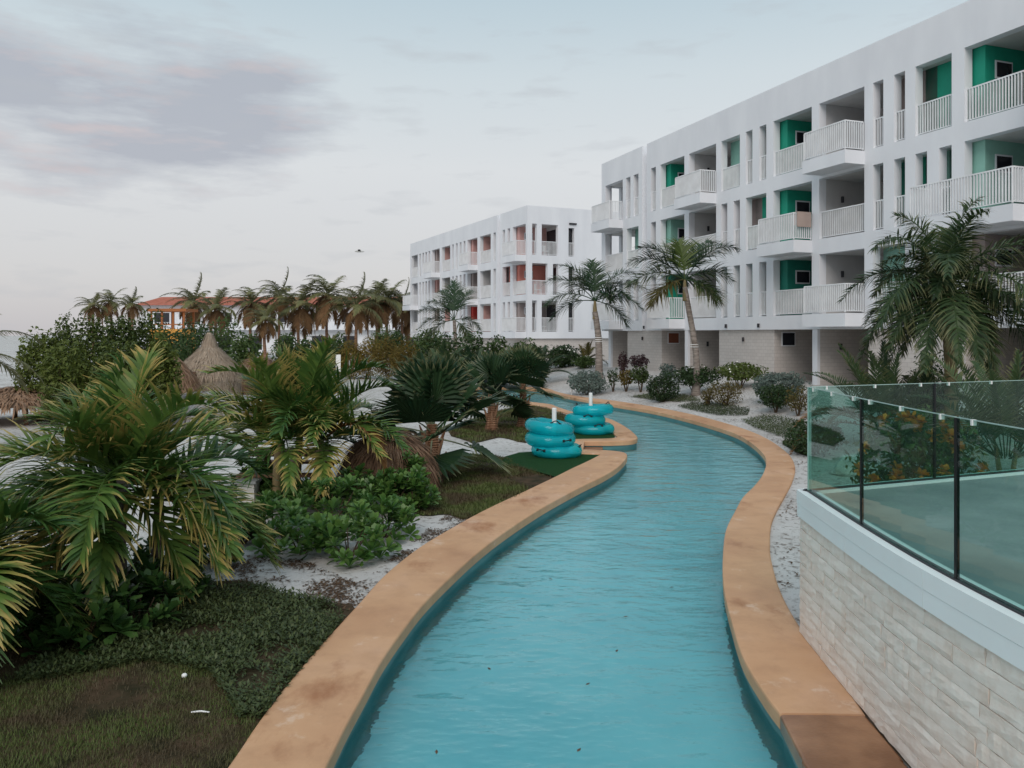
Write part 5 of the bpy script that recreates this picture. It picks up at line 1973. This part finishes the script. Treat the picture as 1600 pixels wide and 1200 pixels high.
MB().box((-1.75, -1.35, 4.6), (1.75, 1.35, 4.85)).build('roof', M['orangewood'], g)
MB().box((-1.5, -1.15, 3.4), (1.5, -1.09, 3.5)).build('rail', M['orangewood'], g)
t_ = thing('notice_board', 'small white notice board on a post at the end of the hedge', 'sign', AT(528, 47))
MB().bar((0, 0.03, 0), (0, 0.03, 1.5), 0.06).build('post', M['wood'], t_)
MB().box((-0.12, -0.02, 0.75), (0.16, 0.0, 1.75)).build('board', M['pvc'], t_)
t_ = thing('path_bollard', 'thin dark bollard on the far sandy path', 'bollard', AT(503, 50))
MB().tube([V((0, 0, 0)), V((0, 0, 0.85)), V((0, 0, 0.9))], [0.06, 0.06, 0.03], 8).build('post', M['dark'], t_)
MB().tube([V((0, 0, 0.9)), V((0, 0, 1.0))], [0.08, 0.07], 8).build('cap', M['dark'], t_)
for px in (893, 904, 914):
    p = GP(px, 617)
    t_ = thing('garden_light', 'tiny white garden light on the bank before the silvery round shrub', 'light', p, group='white garden lights')
    MB().tube([V((0, 0, 0)), V((0, 0, 0.16))], [0.03, 0.025], 8).build('stake', M['pvc'], t_)
    MB().tube([V((0, 0, 0.16)), V((0, 0, 0.22)), V((0, 0, 0.28))], [0.07, 0.05, 0.012], 8).build('cap', M['pvc'], t_)
# bird
b = MB()
b.tube([V((-0.45, 0, 0)), V((-0.2, 0, 0.02)), V((0.1, 0, 0.04)), V((0.35, 0, 0.0)), V((0.55, 0, -0.01))], [0.02, 0.10, 0.12, 0.07, 0.01], 8)
t_ = thing('bird', 'small gliding seabird in the sky left of the far block', 'bird', (-15.3, 80, EYE + (HOR - 393) * 80 / FPX))
b.build('body', M['rock'], t_, True)
for s_ in (-1, 1):
    w = MB()
    for q in ((-0.12, 0.06 * s_, 0.03), (0.18, 0.06 * s_, 0.03), (0.22, 0.45 * s_, 0.16), (-0.02, 0.45 * s_, 0.16), (-0.02, 0.95 * s_, 0.10)):
        w.vert(q)
    w.f += [(0, 1, 2, 3), (3, 2, 4)]
    w.build('wing', M['dark'], t_)
# litter on the lawn
b = MB()
for i in range(7):
    for j in range(10):
        th, ph = math.pi * i / 6, 2 * math.pi * j / 10
        b.vert((0.035 * math.sin(th) * math.cos(ph), 0.03 * math.sin(th) * math.sin(ph), 0.028 * math.cos(th) * (1 + 0.15 * math.sin(ph * 2))))
for i in range(6):
    for j in range(10):
        b.f.append((i * 10 + j, (i + 1) * 10 + j, (i + 1) * 10 + (j + 1) % 10, i * 10 + (j + 1) % 10))
p = GP(288, 1062)
tag(b.build('pebble', M['pvc'], loc=p + V((0, 0, 0.035)), smooth=True, scale=0.7), 'white round pebble on the lawn', 'pebble')
p = GP(313, 1119)
b = MB().tube([V((-0.07, 0, 0)), V((0, 0.01, 0.004)), V((0.07, 0, 0))], [0.006, 0.007, 0.005], 7)
tag(b.build('stick', M['pvc'], loc=p + V((0, 0, 0.03))), 'short white stick lying on the near lawn', 'stick')

# leaves drifting on the water
for px, py, a_ in ((978, 964, 0.3), (964, 1017, 1.2), (764, 1045, 2.0), (919, 1069, 0.8), (682, 1175, 1.7), (1050, 918, 0.1), (860, 905, 2.6), (905, 1172, 1.0)):
    q = G(px, py, -0.212)
    b = MB()
    for k, (x, y, z) in enumerate(((-0.035, 0, 0.002), (-0.008, 0.013, 0.005), (0.03, 0.0, 0.004), (-0.008, -0.013, 0.005), (0, 0, 0.010))):
        b.vert((x, y, z), (0.3, 0.1))
    b.f += [(0, 1, 4), (1, 2, 4), (2, 3, 4), (3, 0, 4)]
    tag(b.build('floating_leaf', M['litter'], loc=q, rz=a_), 'tiny dark leaf floating on the river water', 'leaf', 'leaves floating on the water')
